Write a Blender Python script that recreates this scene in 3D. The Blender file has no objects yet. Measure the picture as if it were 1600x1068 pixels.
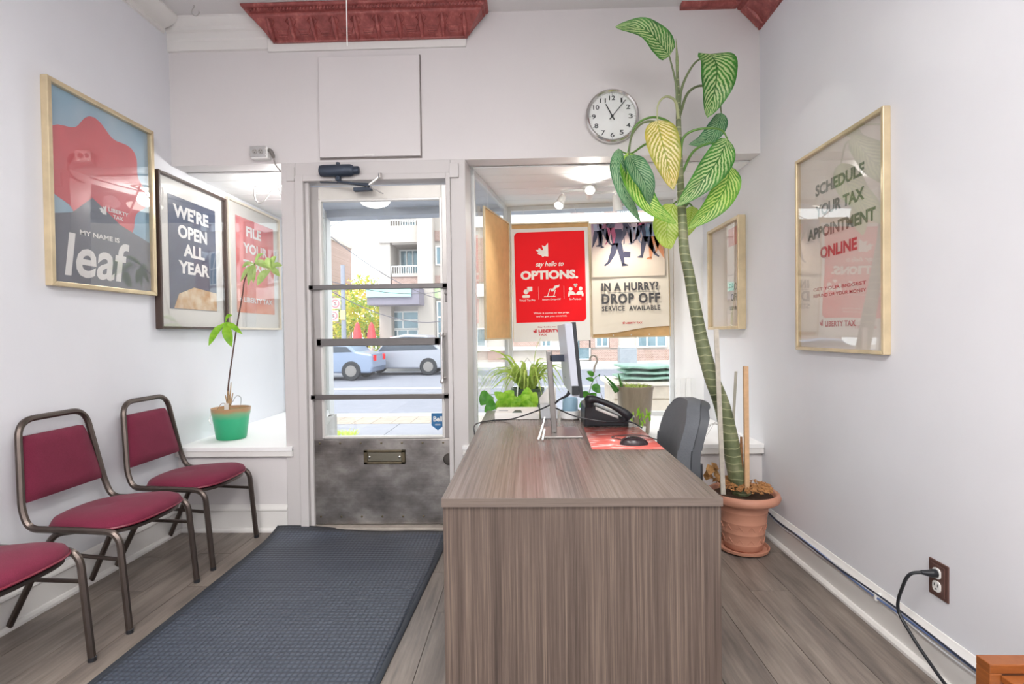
import bpy, math, random
from mathutils import Vector, Matrix, noise
random.seed(7)
S = bpy.context.scene
COL = S.collection
PI = math.pi

# ------------------------------------------------------------------ camera, world, light, exposure
YAW, PITCH, ROLL, FPX, EYE = 0.02859, -0.01622, -0.01276, 830.0, 1.2
cy_, sy_ = math.cos(YAW), math.sin(YAW)
c_f = Vector((-sy_*math.cos(PITCH), cy_*math.cos(PITCH), math.sin(PITCH)))
c_r = Vector((cy_, sy_, 0)); c_u = c_r.cross(c_f)
CR = c_r*math.cos(ROLL) + c_u*math.sin(ROLL)
CU = -c_r*math.sin(ROLL) + c_u*math.cos(ROLL)
cam_d = bpy.data.cameras.new('camera'); cam = bpy.data.objects.new('camera', cam_d); COL.objects.link(cam)
cam_d.sensor_width = 36; cam_d.lens = FPX/1600*36; cam_d.clip_start = .05; cam_d.clip_end = 300
m3 = Matrix((CR, CU, -c_f)).transposed()
cam.matrix_world = Matrix.Translation((0, 0, EYE)) @ m3.to_4x4()
S.camera = cam
S.view_settings.view_transform = 'Standard'; S.view_settings.look = 'None'
S.view_settings.gamma = 1; S.view_settings.use_curve_mapping = False
S.view_settings.exposure = 0.0

w = bpy.data.worlds.new('sky'); S.world = w; w.use_nodes = True
bg = w.node_tree.nodes['Background']; bg.inputs[0].default_value = (.93, .965, 1, 1); bg.inputs[1].default_value = 3.3

def area(name, loc, sx, sy, power, color=(1, 1, 1), rot=(0, 0, 0)):
    d = bpy.data.lights.new(name, 'AREA'); d.shape = 'RECTANGLE'; d.size = sx; d.size_y = sy; d.energy = power; d.color = color
    o = bpy.data.objects.new(name, d); COL.objects.link(o); o.location = loc; o.rotation_euler = rot
    return o
sun_d = bpy.data.lights.new('sun', 'SUN'); sun_d.energy = 2.4; sun_d.angle = .25; sun_d.color = (1, .96, .9)
sun = bpy.data.objects.new('sun', sun_d); COL.objects.link(sun); sun.rotation_euler = (math.radians(38), 0, math.radians(-25))
ADDED_LAMPS = [(-.9, -.2), (.75, -.2), (-.9, -1.9), (.75, -1.9)]     # unseen ceiling lights, added behind the camera to brighten the room
for lx, ly in ADDED_LAMPS:
    area('added_fill_light', (lx, ly, 3.04), .5, 1.15, 50, (1, .98, .96))

# ------------------------------------------------------------------ helpers
def pt(u, v, x=None, y=None, z=None):
    """point of the room seen at photo pixel (u, v) on the plane x=, y= or z="""
    d = CR*((u-800)/FPX) + CU*((534-v)/FPX) + c_f
    t = x/d.x if x is not None else (y/d.y if y is not None else (z-EYE)/d.z)
    return Vector((0, 0, EYE)) + d*t

def lin(c):
    if isinstance(c, str):
        c = [int(c[i:i+2], 16)/255 for i in (0, 2, 4)]
        c = [x/12.92 if x <= .04045 else ((x+.055)/1.055)**2.4 for x in c]
    return (c[0], c[1], c[2], 1)

class NT:
    def __init__(s, name):
        s.m = bpy.data.materials.new(name); s.m.use_nodes = True; s.t = s.m.node_tree
        s.b = s.t.nodes['Principled BSDF']; s.out = s.t.nodes['Material Output']
    def n(s, ty, **kw):
        nd = s.t.nodes.new(ty)
        for k, v in kw.items(): setattr(nd, k, v)
        return nd
    def l(s, a, b): s.t.links.new(a, b)
    def pos(s, scale=(1, 1, 1), kind='world'):
        if kind == 'world': src = s.n('ShaderNodeNewGeometry').outputs['Position']
        else: src = s.n('ShaderNodeTexCoord').outputs['Object']
        mp = s.n('ShaderNodeMapping'); mp.inputs['Scale'].default_value = scale
        s.l(src, mp.inputs['Vector']); return mp.outputs[0]
    def noise(s, vec, scale=1, detail=4, rough=.55):
        nz = s.n('ShaderNodeTexNoise'); nz.inputs['Scale'].default_value = scale
        nz.inputs['Detail'].default_value = detail; nz.inputs['Roughness'].default_value = rough
        s.l(vec, nz.inputs['Vector']); return nz.outputs[0]
    def ramp(s, fac, stops):
        r = s.n('ShaderNodeValToRGB'); e = r.color_ramp.elements
        while len(e) < len(stops): e.new(.5)
        for i, (p, c) in enumerate(stops): e[i].position = p; e[i].color = lin(c)
        s.l(fac, r.inputs[0]); return r.outputs[0]
    def mix(s, fac, a, b, mode='MIX'):
        m = s.n('ShaderNodeMixRGB', blend_type=mode)
        for i, x in ((0, fac), (1, a), (2, b)):
            if hasattr(x, 'links'): s.l(x, m.inputs[i])
            elif i == 0: m.inputs[0].default_value = x
            else: m.inputs[i].default_value = lin(x)
        return m.outputs[0]
    def math(s, op, a, b=0, clamp=False):
        m = s.n('ShaderNodeMath', operation=op, use_clamp=clamp)
        for i, x in ((0, a), (1, b)):
            if hasattr(x, 'links'): s.l(x, m.inputs[i])
            else: m.inputs[i].default_value = x
        return m.outputs[0]
    def bump(s, h, strength=.3, dist=.01):
        b = s.n('ShaderNodeBump'); b.inputs['Strength'].default_value = strength; b.inputs['Distance'].default_value = dist
        s.l(h, b.inputs['Height']); s.l(b.outputs[0], s.b.inputs['Normal'])
    def color(s, c):
        if hasattr(c, 'links'): s.l(c, s.b.inputs['Base Color'])
        else: s.b.inputs['Base Color'].default_value = lin(c)
    def set(s, rough=.5, metal=0, spec=.5):
        if hasattr(rough, 'links'): s.l(rough, s.b.inputs['Roughness'])
        else: s.b.inputs['Roughness'].default_value = rough
        s.b.inputs['Metallic'].default_value = metal; s.b.inputs['Specular IOR Level'].default_value = spec

MATS = {}
def mat(name, col, rough=.5, metal=0, var=.06, vs=6, bump=0, bs=60, spec=.5, kind='object', emit=0, trans=0, sss=0):
    if name in MATS: return MATS[name]
    t = NT(name); c = lin(col)
    lo = [x*(1-var) for x in c[:3]]; hi = [min(1, x*(1+var)) for x in c[:3]]
    p = t.pos((1, 1, 1), kind)
    t.color(t.ramp(t.noise(p, vs, 5), [(.3, lo), (.7, hi)]))
    t.set(rough, metal, spec)
    if bump: t.bump(t.noise(p, bs, 3), bump, .004)
    if emit:
        t.b.inputs['Emission Color'].default_value = c; t.b.inputs['Emission Strength'].default_value = emit
    if trans: t.b.inputs['Transmission Weight'].default_value = trans
    if sss:
        t.b.inputs['Subsurface Weight'].default_value = 0
    MATS[name] = t.m; return t.m

def link(o, parent=None):
    COL.objects.link(o)
    if parent: o.parent = parent
    return o
def chain_matrix(o):
    m = o.matrix_basis.copy()
    while o.parent: o = o.parent; m = o.matrix_basis @ m
    return m
def tag(o, label, cat, group=None, kind=None):
    if label: o['label'] = label
    if cat: o['category'] = cat
    if group: o['group'] = group
    if kind: o['kind'] = kind
    return o
def thing(name, label, cat, loc=(0, 0, 0), rot=(0, 0, 0), group=None, kind=None):
    o = bpy.data.objects.new(name, None); o.empty_display_size = .1; COL.objects.link(o)
    o.location = loc; o.rotation_euler = rot
    return tag(o, label, cat, group, kind)

class G:
    def __init__(s): s.v = []; s.f = []; s.uv = None
    def add(s, vs, fs):
        n = len(s.v); s.v += [Vector(p) for p in vs]; s.f += [tuple(i+n for i in f) for f in fs]; return s
    def box(s, x0, x1, y0, y1, z0, z1):
        vs = [(x, y, z) for z in (z0, z1) for y in (y0, y1) for x in (x0, x1)]
        return s.add(vs, [(0, 2, 3, 1), (4, 5, 7, 6), (0, 1, 5, 4), (2, 6, 7, 3), (0, 4, 6, 2), (1, 3, 7, 5)])
    def bar(s, a, b, w, h, up=(0, 0, 1)):
        a, b = Vector(a), Vector(b); d = (b-a).normalized(); up = Vector(up)
        sd = d.cross(up).normalized(); u = sd.cross(d)
        vs = [p + sd*sx*w/2 + u*sz*h/2 for p in (a, b) for sz in (-1, 1) for sx in (-1, 1)]
        return s.add(vs, [(0, 1, 3, 2), (4, 6, 7, 5), (0, 4, 5, 1), (2, 3, 7, 6), (0, 2, 6, 4), (1, 5, 7, 3)])
    def prism(s, poly, z0, z1, mp=lambda a, b, c: (a, b, c)):
        n = len(poly)
        vs = [mp(a, b, z0) for a, b in poly] + [mp(a, b, z1) for a, b in poly]
        fs = [tuple(range(n))[::-1], tuple(range(n, 2*n))] + [(i, (i+1) % n, (i+1) % n+n, i+n) for i in range(n)]
        return s.add(vs, fs)
    def tube(s, pts, r, seg=8, sub=0, cap=True, flat=1.0, rot=0):
        pts = [Vector(p) for p in pts]
        if sub: pts, rr = crom(pts, sub, r)
        else: rr = r
        if not hasattr(rr, '__len__'): rr = [rr]*len(pts)
        n = len(pts); t = [(pts[min(i+1, n-1)]-pts[max(i-1, 0)]).normalized() for i in range(n)]
        up = Vector((0, 0, 1)) if abs(t[0].z) < .9 else Vector((0, 1, 0))
        nx = t[0].cross(up).normalized(); vs = []
        for i in range(n):
            nx = (nx - t[i]*nx.dot(t[i])).normalized(); ny = t[i].cross(nx)
            for k in range(seg):
                a = 2*PI*k/seg+rot
                vs.append(pts[i] + nx*math.cos(a)*rr[i] + ny*math.sin(a)*rr[i]*flat)
        fs = [(i*seg+k, i*seg+(k+1) % seg, (i+1)*seg+(k+1) % seg, (i+1)*seg+k) for i in range(n-1) for k in range(seg)]
        if cap: fs += [tuple(range(seg))[::-1], tuple(range((n-1)*seg, n*seg))]
        return s.add(vs, fs)
    def lathe(s, prof, c=(0, 0, 0), seg=32, mp=None, cap=True):
        vs = []
        for r, z in prof:
            for k in range(seg):
                a = 2*PI*k/seg; p = (r*math.cos(a), r*math.sin(a), z)
                if mp: p = mp(*p)
                vs.append(Vector(p)+Vector(c))
        n = len(prof)
        fs = [(i*seg+k, i*seg+(k+1) % seg, (i+1)*seg+(k+1) % seg, (i+1)*seg+k) for i in range(n-1) for k in range(seg)]
        if cap: fs += [tuple(range(seg))[::-1], tuple(range((n-1)*seg, n*seg))]
        return s.add(vs, fs)
    def grid(s, fn, nu, nv, thick=0):
        P = [[Vector(fn(i/nu, j/nv)) for i in range(nu+1)] for j in range(nv+1)]
        vs = [p for row in P for p in row]; w = nu+1
        fs = [(j*w+i, j*w+i+1, (j+1)*w+i+1, (j+1)*w+i) for j in range(nv) for i in range(nu)]
        return s.add(vs, fs)
    def obj(s, name, m, parent=None, world=False, smooth=True, bevel=0, bseg=2, angle=35, solid=0, solid_off=0, sub=0, label=None, kind=None):
        me = bpy.data.meshes.new(name)
        vs = s.v
        if world and parent:
            inv = chain_matrix(parent).inverted(); vs = [inv @ p for p in vs]
        me.from_pydata([tuple(p) for p in vs], [], s.f)
        if s.uv:
            ul = me.uv_layers.new(name='uv')
            for lp in me.loops: ul.data[lp.index].uv = s.uv[lp.vertex_index]
        me.validate()
        if smooth:
            me.shade_smooth()
            me.set_sharp_from_angle(angle=math.radians(angle))
        if m: me.materials.append(m)
        o = bpy.data.objects.new(name, me); link(o, parent)
        if solid:
            q = o.modifiers.new('s', 'SOLIDIFY'); q.thickness = solid; q.offset = solid_off
        if bevel:
            q = o.modifiers.new('b', 'BEVEL'); q.width = bevel; q.segments = bseg; q.limit_method = 'ANGLE'; q.angle_limit = math.radians(40)
        if sub:
            q = o.modifiers.new('u', 'SUBSURF'); q.levels = sub; q.render_levels = sub
        if label: o['label'] = label
        if kind: o['kind'] = kind
        return o

def crom(pts, sub, r=None):
    P = [pts[0]*2-pts[1]] + list(pts) + [pts[-1]*2-pts[-2]]
    out, rr = [], []; lst = hasattr(r, '__len__')
    for i in range(1, len(P)-2):
        for k in range(sub):
            t = k/sub; a, b, c, d = P[i-1], P[i], P[i+1], P[i+2]
            out.append(.5*((2*b)+(c-a)*t+(2*a-5*b+4*c-d)*t*t+(3*b-a-3*c+d)*t**3))
            rr.append(r[i-1]*(1-t)+r[i]*t if lst else r)
    out.append(pts[-1]); rr.append(r[-1] if lst else r)
    return out, rr
def fillet(pts, rad, n=5):
    """polyline with rounded corners"""
    pts = [Vector(p) for p in pts]; out = [pts[0]]
    rads = rad if hasattr(rad, '__len__') else [rad]*len(pts)
    for i in range(1, len(pts)-1):
        a, b, c = pts[i-1], pts[i], pts[i+1]; r = rads[i]
        d1 = (a-b).normalized(); d2 = (c-b).normalized()
        r = min(r, (a-b).length*.49, (c-b).length*.49)
        p, q = b+d1*r, b+d2*r
        for k in range(n+1):
            t = k/n; out.append(p*(1-t)**2+b*2*t*(1-t)+q*t*t)
    out.append(pts[-1]); return out
def dup(root, loc, rot=None, label=None, group=None):
    r = root.copy(); COL.objects.link(r); r.location = loc
    if rot is not None: r.rotation_euler = rot
    if label: r['label'] = label
    if group: r['group'] = group
    for ch in list(root.children):
        c = ch.copy(); COL.objects.link(c); c.parent = r
        for g in list(ch.children):
            d = g.copy(); COL.objects.link(d); d.parent = c
    return r

# flat print helpers (all in a sheet's own plane: x right, y up, z towards the reader)
def text_mesh(body, bold=0.0, shear=0.0, spacing=1.0):
    cu = bpy.data.curves.new('t', 'FONT'); cu.body = body; cu.size = 1; cu.offset = bold; cu.resolution_u = 3
    cu.shear = shear; cu.space_character = spacing
    o = bpy.data.objects.new('t', cu); COL.objects.link(o); bpy.context.view_layer.update()
    me = bpy.data.meshes.new_from_object(o.evaluated_get(bpy.context.evaluated_depsgraph_get()))
    vs = [v.co.copy() for v in me.vertices]; fs = [tuple(p.vertices) for p in me.polygons]
    bpy.data.objects.remove(o); bpy.data.meshes.remove(me); bpy.data.curves.remove(cu)
    return vs, fs
def text(g, body, x0, x1, y0, y1, z=0, bold=.02, shear=0, rot=0, spacing=1.0, mp=None):
    vs, fs = text_mesh(body, bold, shear, spacing)
    ax, bx = min(v.x for v in vs), max(v.x for v in vs); ay, by = min(v.y for v in vs), max(v.y for v in vs)
    out = []
    for v in vs:
        p = Vector((x0+(v.x-ax)/(bx-ax)*(x1-x0), y0+(v.y-ay)/(by-ay)*(y1-y0), z))
        out.append(mp(p) if mp else p)
    g.add(out, fs)
def poly(g, pts, z=0): g.add([(a, b, z) for a, b in pts], [tuple(range(len(pts)))])
def disc(g, cx, cy, rx, ry=None, z=0, n=20):
    ry = ry or rx; poly(g, [(cx+rx*math.cos(2*PI*k/n), cy+ry*math.sin(2*PI*k/n)) for k in range(n)], z)
def rrect(x0, x1, y0, y1, r, n=5):
    out = []
    for cx, cy, a in ((x1-r, y1-r, 0), (x0+r, y1-r, 90), (x0+r, y0+r, 180), (x1-r, y0+r, 270)):
        for k in range(n+1):
            t = math.radians(a+90*k/n); out.append((cx+r*math.cos(t), cy+r*math.sin(t)))
    return out
def leafmark(g, cx, cy, s, z):
    """half maple leaf mark"""
    P = [(0.5, 1.0), (0.5, -.55), (.05, -.5), (-.15, -.62), (-.28, -.42), (-.75, -.2), (-.62, -.05), (-.95, .25), (-.6, .28), (-.55, .5), (-.2, .2), (-.05, .22), (-.2, .75), (.15, .62)]
    poly(g, [(cx+a*s, cy+b*s) for a, b in P], z)

# ------------------------------------------------------------------ materials
def wallpaint(name, col, var=.03, rough=.55, bump=.12):
    t = NT(name); p = t.pos(); c = lin(col)
    n = t.noise(p, 1.3, 5)
    t.color(t.ramp(n, [(.3, [x*(1-var) for x in c[:3]]), (.7, [min(1, x*(1+var)) for x in c[:3]])]))
    t.set(rough, 0, .3); t.bump(t.noise(t.pos((1, 1, .35)), 26, 4), bump, .006); return t.m
M_wall = wallpaint('white_wall_paint', 'e5e6eb'); M_back = wallpaint('offwhite_header_paint', 'dedada'); M_trim = wallpaint('white_trim_paint', 'e9e7e4', .03, .35, .05)
M_ceil = wallpaint('ceiling_paint', 'e4e2e2'); M_bay = wallpaint('bay_white_paint', 'f6f6f6', .015); M_post = wallpaint('greyed_white_gloss_paint', 'd0cccb', .03, .4, .05)
def plank_mat():
    t = NT('grey_wood_floor'); inf = t.n('ShaderNodeObjectInfo')
    geo = t.n('ShaderNodeNewGeometry').outputs['Position']
    off = t.n('ShaderNodeVectorMath', operation='SCALE'); sc = t.n('ShaderNodeCombineXYZ')
    t.l(inf.outputs['Random'], sc.inputs[0]); t.l(inf.outputs['Random'], sc.inputs[1])
    t.l(sc.outputs[0], off.inputs[0]); off.inputs['Scale'].default_value = 31
    ad = t.n('ShaderNodeVectorMath', operation='ADD'); t.l(geo, ad.inputs[0]); t.l(off.outputs[0], ad.inputs[1])
    mp = t.n('ShaderNodeMapping'); mp.inputs['Scale'].default_value = (14, 1.6, 1); t.l(ad.outputs[0], mp.inputs[0])
    n1 = t.noise(mp.outputs[0], 1, 8, .65)
    mp2 = t.n('ShaderNodeMapping'); mp2.inputs['Scale'].default_value = (90, 3, 1); t.l(ad.outputs[0], mp2.inputs[0])
    n2 = t.noise(mp2.outputs[0], 1, 3)
    c = t.ramp(n1, [(.25, '5c544f'), (.5, '8b8078'), (.75, 'a89d92')])
    c = t.mix(.35, c, t.ramp(n2, [(.3, '5f5852'), (.7, 'b0a69c')]), 'OVERLAY')
    v = t.math('MULTIPLY_ADD', inf.outputs['Random'], .22); v.node.inputs[2].default_value = .89
    h = t.n('ShaderNodeHueSaturation'); t.l(v, h.inputs['Value']); t.l(c, h.inputs['Color']); h.inputs['Saturation'].default_value = .9
    t.color(h.outputs[0]); t.set(.38, 0, .4); t.bump(n2, .15, .002); return t.m
M_plank = plank_mat(); M_gap = mat('floor_gap', '3a3430', .9)
def streak(name, stops, scale, rough=.35, bump=.08, coat=0):
    t = NT(name); p = t.pos(scale); n = t.noise(p, 1, 6, .75)
    p2 = t.pos(tuple(x*.22 for x in scale)); n2 = t.noise(p2, 1, 3)
    f = t.math('ADD', t.math('MULTIPLY', n, .75), t.math('MULTIPLY', n2, .25))
    t.color(t.ramp(f, stops)); t.set(rough, 0, .5); t.bump(n, bump, .001)
    if coat: t.b.inputs['Coat Weight'].default_value = coat; t.b.inputs['Coat Roughness'].default_value = .25
    return t.m
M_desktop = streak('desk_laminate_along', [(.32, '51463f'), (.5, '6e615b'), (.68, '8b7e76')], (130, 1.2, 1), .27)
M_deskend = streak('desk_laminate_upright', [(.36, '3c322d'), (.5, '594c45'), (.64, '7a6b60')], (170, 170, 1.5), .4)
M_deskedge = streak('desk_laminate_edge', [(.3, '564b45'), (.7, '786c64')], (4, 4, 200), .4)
M_orange = streak('orange_brown_wood', [(.3, '6e3a18'), (.6, '95562a'), (.8, 'ab6a38')], (6, 3, 60), .35)
def rubber():
    t = NT('blue_grey_rubber_mat'); p = t.pos((1, .866, 1)); v = t.n('ShaderNodeTexVoronoi'); v.feature = 'F1'
    v.inputs['Scale'].default_value = 48; v.inputs['Randomness'].default_value = .05; t.l(p, v.inputs['Vector'])
    d = v.outputs['Distance']
    n = t.noise(t.pos(), 3, 4)
    c = t.mix(t.ramp(d, [(.25, (1, 1, 1)), (.6, (0, 0, 0))]), '3a404b', t.ramp(n, [(.3, '545d6b'), (.7, '697281')]))
    t.color(c); t.set(.45, 0, .45); inv = t.math('SUBTRACT', 1, d); t.bump(inv, 1, .006); return t.m
M_rubber = rubber(); M_rubber_edge = mat('mat_edge_rubber', '3b4149', .55)
def steel():
    t = NT('aged_steel_panel'); p = t.pos((1, 1, 1)); n = t.noise(t.pos((2.2, 1, 3.2)), 1.6, 6, .6)
    n2 = t.noise(t.pos((3, 3, 120)), 1, 2)
    c = t.ramp(n, [(.34, '65615f'), (.5, '8f8a87'), (.66, 'bdb9b4')]); c = t.mix(.12, c, t.ramp(n2, [(.3, '807c79'), (.7, 'b8b4b0')]))
    t.color(c); t.set(t.math('MULTIPLY_ADD', n, .3), .85, .5)
    t.b.inputs['Roughness'].links[0].from_node.inputs[2].default_value = .22
    t.bump(n2, .05, .001); return t.m
M_steel = steel(); M_alu = mat('anodised_aluminium', 'a9a5a2', .35, .8, .05); M_bar = mat('dark_aluminium_bar', '6f6c6b', .35, .8, .08)
M_chrome = mat('polished_metal', 'd5d3d0', .18, 1, .03); M_brass = mat('tarnished_brass', '6e6552', .4, .9, .2, 30)
M_black = mat('black_plastic', '1f2126', .4, 0, .05); M_navy = mat('dark_slate_metal', '3a4352', .4, .3, .1)
M_white = mat('white_plastic', 'eeeeec', .35, 0, .02); M_paper = mat('white_paper', 'e8e5e0', .7, 0, .02)
M_bronze = mat('bronze_chair_tube', '5b514c', .3, .75, .1, 20)
def fabric(name, a, b, sc=420, rough=.85):
    t = NT(name); p = t.pos((1, 1, 1), 'object'); n = t.noise(p, sc, 2); n2 = t.noise(p, 12, 3)
    c = t.mix(t.math('ADD', t.math('MULTIPLY', n, .7), t.math('MULTIPLY', n2, .3)), a, b)
    t.color(c); t.set(rough, 0, .1); t.bump(n, .35, .001); t.b.inputs['Sheen Weight'].default_value = .08; return t.m
M_burg = fabric('burgundy_chair_fabric', '4f1828', '8c3750'); M_grey = fabric('grey_office_fabric', '44474c', '74777c')
M_greydk = mat('charcoal_shell_plastic', '4a4d52', .55, 0, .06)
def glass(name, tint=(1, 1, 1), rough=0.0, wavy=0, ior=1.45, veil=0):
    t = NT(name); tr = t.n('ShaderNodeBsdfTransparent'); tr.inputs[0].default_value = (*tint, 1)
    gl = t.n('ShaderNodeBsdfGlossy'); gl.inputs['Roughness'].default_value = rough
    fr = t.n('ShaderNodeFresnel'); bf = t.n('ShaderNodeNewGeometry').outputs['Backfacing']
    io = t.math('MULTIPLY_ADD', bf, 1/ior-ior); io.node.inputs[2].default_value = ior; t.l(io, fr.inputs[0]); mx = t.n('ShaderNodeMixShader')
    if wavy:
        b = t.n('ShaderNodeBump'); b.inputs['Strength'].default_value = wavy; b.inputs['Distance'].default_value = .02
        t.l(t.noise(t.pos((1, 1, .5)), 3.2, 1), b.inputs['Height']); t.l(b.outputs[0], gl.inputs['Normal'])
    t.l(fr.outputs[0], mx.inputs[0]); t.l(tr.outputs[0], mx.inputs[1]); t.l(gl.outputs[0], mx.inputs[2])
    t.l(mx.outputs[0], t.out.inputs[0]); return t.m
M_glass = glass('window_glass', (.97, .985, .98)); M_acry = glass('picture_acrylic', (.98, .98, .98), .015, .12, 1.6)
def emis(name, col, st):
    t = NT(name); t.color(col); t.b.inputs['Emission Color'].default_value = lin(col); t.b.inputs['Emission Strength'].default_value = st; return t.m
M_lamp = emis('lamp_diffuser', 'fff8f0', 4.0); M_spot = emis('spot_lamp_face', 'fffdf5', 14)
M_tin = None
def tin():
    t = NT('brick_red_painted_tin'); p = t.pos(); n = t.noise(p, 22, 6, .7)
    t.color(t.ramp(n, [(.3, '7c3a38'), (.55, 'a25450'), (.75, 'c98079')])); t.set(.38, 0, .5); t.bump(t.noise(p, 60, 5), .5, .004); return t.m
M_tin = tin(); M_gold = mat('pale_gold_frame', 'd0be9c', .35, .35, .12, 10); M_oak = mat('natural_wood_frame', 'cfa877', .4, 0, .1, 18)
M_darkwood = mat('dark_brown_frame', '4a3a34', .4, 0, .1); M_terra = mat('terracotta_plastic', 'c68d75', .55, 0, .07, 8)
def foliage(name, dark, light, vein, stripes=13, amt=.85, rough=.35):
    """leaf with pale streaks along the side veins, driven by the leaf's own uv"""
    t = NT(name); uv = t.n('ShaderNodeUVMap'); uv.uv_map = 'uv'; sp = t.n('ShaderNodeSeparateXYZ'); t.l(uv.outputs[0], sp.inputs[0])
    ax = t.math('ABSOLUTE', t.math('SUBTRACT', sp.outputs[0], .5)); nz = t.noise(t.pos((1, 1, 1)), 38, 3)
    ph = t.math('ADD', t.math('SUBTRACT', t.math('MULTIPLY', sp.outputs[1], stripes), t.math('MULTIPLY', ax, stripes*.62)), t.math('MULTIPLY', nz, 1.1))
    s = t.math('ABSOLUTE', t.math('SINE', t.math('MULTIPLY', ph, PI)))
    st = t.ramp(t.math('MULTIPLY', s, t.math('ADD', t.math('MULTIPLY', t.noise(t.pos(), 90, 2), .9), .5)), [(.5, (0, 0, 0)), (.82, (1, 1, 1))])
    edge = t.ramp(ax, [(0, (1, 1, 1)), (.36, (.9, .9, .9)), (.47, (0, 0, 0))])
    f = t.math('MULTIPLY', t.math('MULTIPLY', st, edge), amt)
    base = t.ramp(t.noise(t.pos(), 14, 3), [(.3, dark), (.7, light)])
    c = t.mix(f, base, vein); mid = t.ramp(ax, [(.012, (1, 1, 1)), (.022, (0, 0, 0))]); c = t.mix(mid, c, dark)
    t.color(c); t.set(rough, 0, .5); t.bump(s, .25, .003)
    tl = t.n('ShaderNodeBsdfTranslucent'); t.l(c, tl.inputs[0]); mx = t.n('ShaderNodeMixShader'); mx.inputs[0].default_value = .32
    t.l(t.b.outputs[0], mx.inputs[1]); t.l(tl.outputs[0], mx.inputs[2]); t.l(mx.outputs[0], t.out.inputs[0]); return t.m
def plainleaf(name, dark, light, tr=.35):
    t = NT(name); c = t.ramp(t.noise(t.pos(), 25, 3), [(.3, dark), (.7, light)]); t.color(c); t.set(.4, 0, .4)
    tl = t.n('ShaderNodeBsdfTranslucent'); t.l(c, tl.inputs[0]); mx = t.n('ShaderNodeMixShader'); mx.inputs[0].default_value = tr
    t.l(t.b.outputs[0], mx.inputs[1]); t.l(tl.outputs[0], mx.inputs[2]); t.l(mx.outputs[0], t.out.inputs[0]); return t.m

# ------------------------------------------------------------------ the room
XL, XR, D, ZC = -2.17, 1.40, 3.218, 3.13
YB = -3.4
def st(name, g, m, parent=None, **kw):
    o = g.obj(name, m, parent, **kw)
    if not parent: o['kind'] = 'structure'
    return o
fl = st('floor', G().box(XL-.1, XR+.1, YB, D+.1, -.12, -.008), M_gap, smooth=False)
PW, PL = .178, 1.22
pm = G().box(-PW/2+.0012, PW/2-.0012, -PL/2+.0012, PL/2-.0012, -.008, 0).obj('plank', M_plank, fl, smooth=False)
pmesh = pm.data; bpy.data.objects.remove(pm)
def plank(x, y, me=None):
    o = bpy.data.objects.new('plank', me or pmesh); COL.objects.link(o); o.parent = fl; o.location = (x, y, 0)
back = G(); i = 0; x = XL-.02
while x < XR+.1:
    off = (i*.47+.13) % 1; y = D - PL/2 + .02
    # last row piece is cut at the wall
    cut = .3+.9*off*.9
    y1 = D+.02; first = True
    while y1 > YB:
        ln = cut if first else PL; first = False
        y0 = y1-ln
        if y1 > .9:
            me = G().box(-PW/2+.0012, PW/2-.0012, -ln/2+.0012, ln/2-.0012, -.008, 0) if ln != PL else None
            if me:
                o = me.obj('plank', M_plank, fl, smooth=False); o.location = (x+PW/2, (y0+y1)/2, 0)
            else: plank(x+PW/2, (y0+y1)/2)
        else: back.box(x+.0012, x+PW-.0012, max(y0, YB)+.0012, y1-.0012, -.008, 0)
        y1 = y0
    x += PW; i += 1
back.obj('plank', M_plank, fl, smooth=False, kind='stuff')

st('ceiling', G().box(XL-.1, XR+.1, YB-.1, D+.1, ZC, ZC+.1), M_ceil, smooth=False)
st('wall_left', G().box(XL-.12, XL, YB, 4.85, -.2, ZC), M_wall, smooth=False)
st('wall_right', G().box(XR, XR+.12, YB, 4.4, -.2, ZC), M_wall, smooth=False)
st('wall_rear', G().box(XL-.1, XR+.1, YB-.1, YB, -.2, ZC), M_wall, smooth=False)
HZ = 2.252
wb = G()
wb.box(XL, XR, D, D+.14, HZ, ZC)                       # header over the whole shop front
wb.box(XL, -1.47, D, D+.12, 0, .47); wb.box(-.40, XR, D, D+.12, 0, .47)   # knee walls
st('wall_back', wb, M_back, smooth=False)
# posts beside the door
po = G().prism([(-1.485, D-.012), (-1.395, D-.012), (-1.395, D+.15), (-1.47, D+.15)], 0, HZ); st('trim_1', po, M_post, smooth=False, bevel=.003)
po = G().prism([(-.452, D-.012), (-.362, D-.012), (-.345, D+.17), (-.452, D+.17)], 0, HZ); st('trim_2', po, M_post, smooth=False, bevel=.003)
# door jamb / head
j = G().box(-1.395, -1.345, D-.03, D+.09, 0, 2.17); j.box(-1.345, -1.322, D+.0, D+.03, 0, 2.15)
j.box(-.478, -.452, D-.03, D+.09, 0, 2.17); j.box(-1.345, -.478, D-.03, D+.09, 2.135, 2.17)
st('trim_3', j, M_post, smooth=False, bevel=.003)
h = G().box(-1.395, -.452, D-.012, D+.14, 2.17, HZ); h.box(-1.40, -.45, D-.028, D-.01, 2.15, 2.165); h.box(-.455, -.40, D-.03, D-.008, 2.14, 2.225); h.box(-1.45, -1.40, D-.02, D-.008, 2.14, 2.225)
st('trim_4', h, M_post, smooth=False, bevel=.002)
st('trim_5', G().box(-1.40, -.44, D-.035, D+.14, 0, .028), mat('worn_threshold', 'b9b0a6', .5, .2, .15, 20), smooth=False, bevel=.004)
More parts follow.
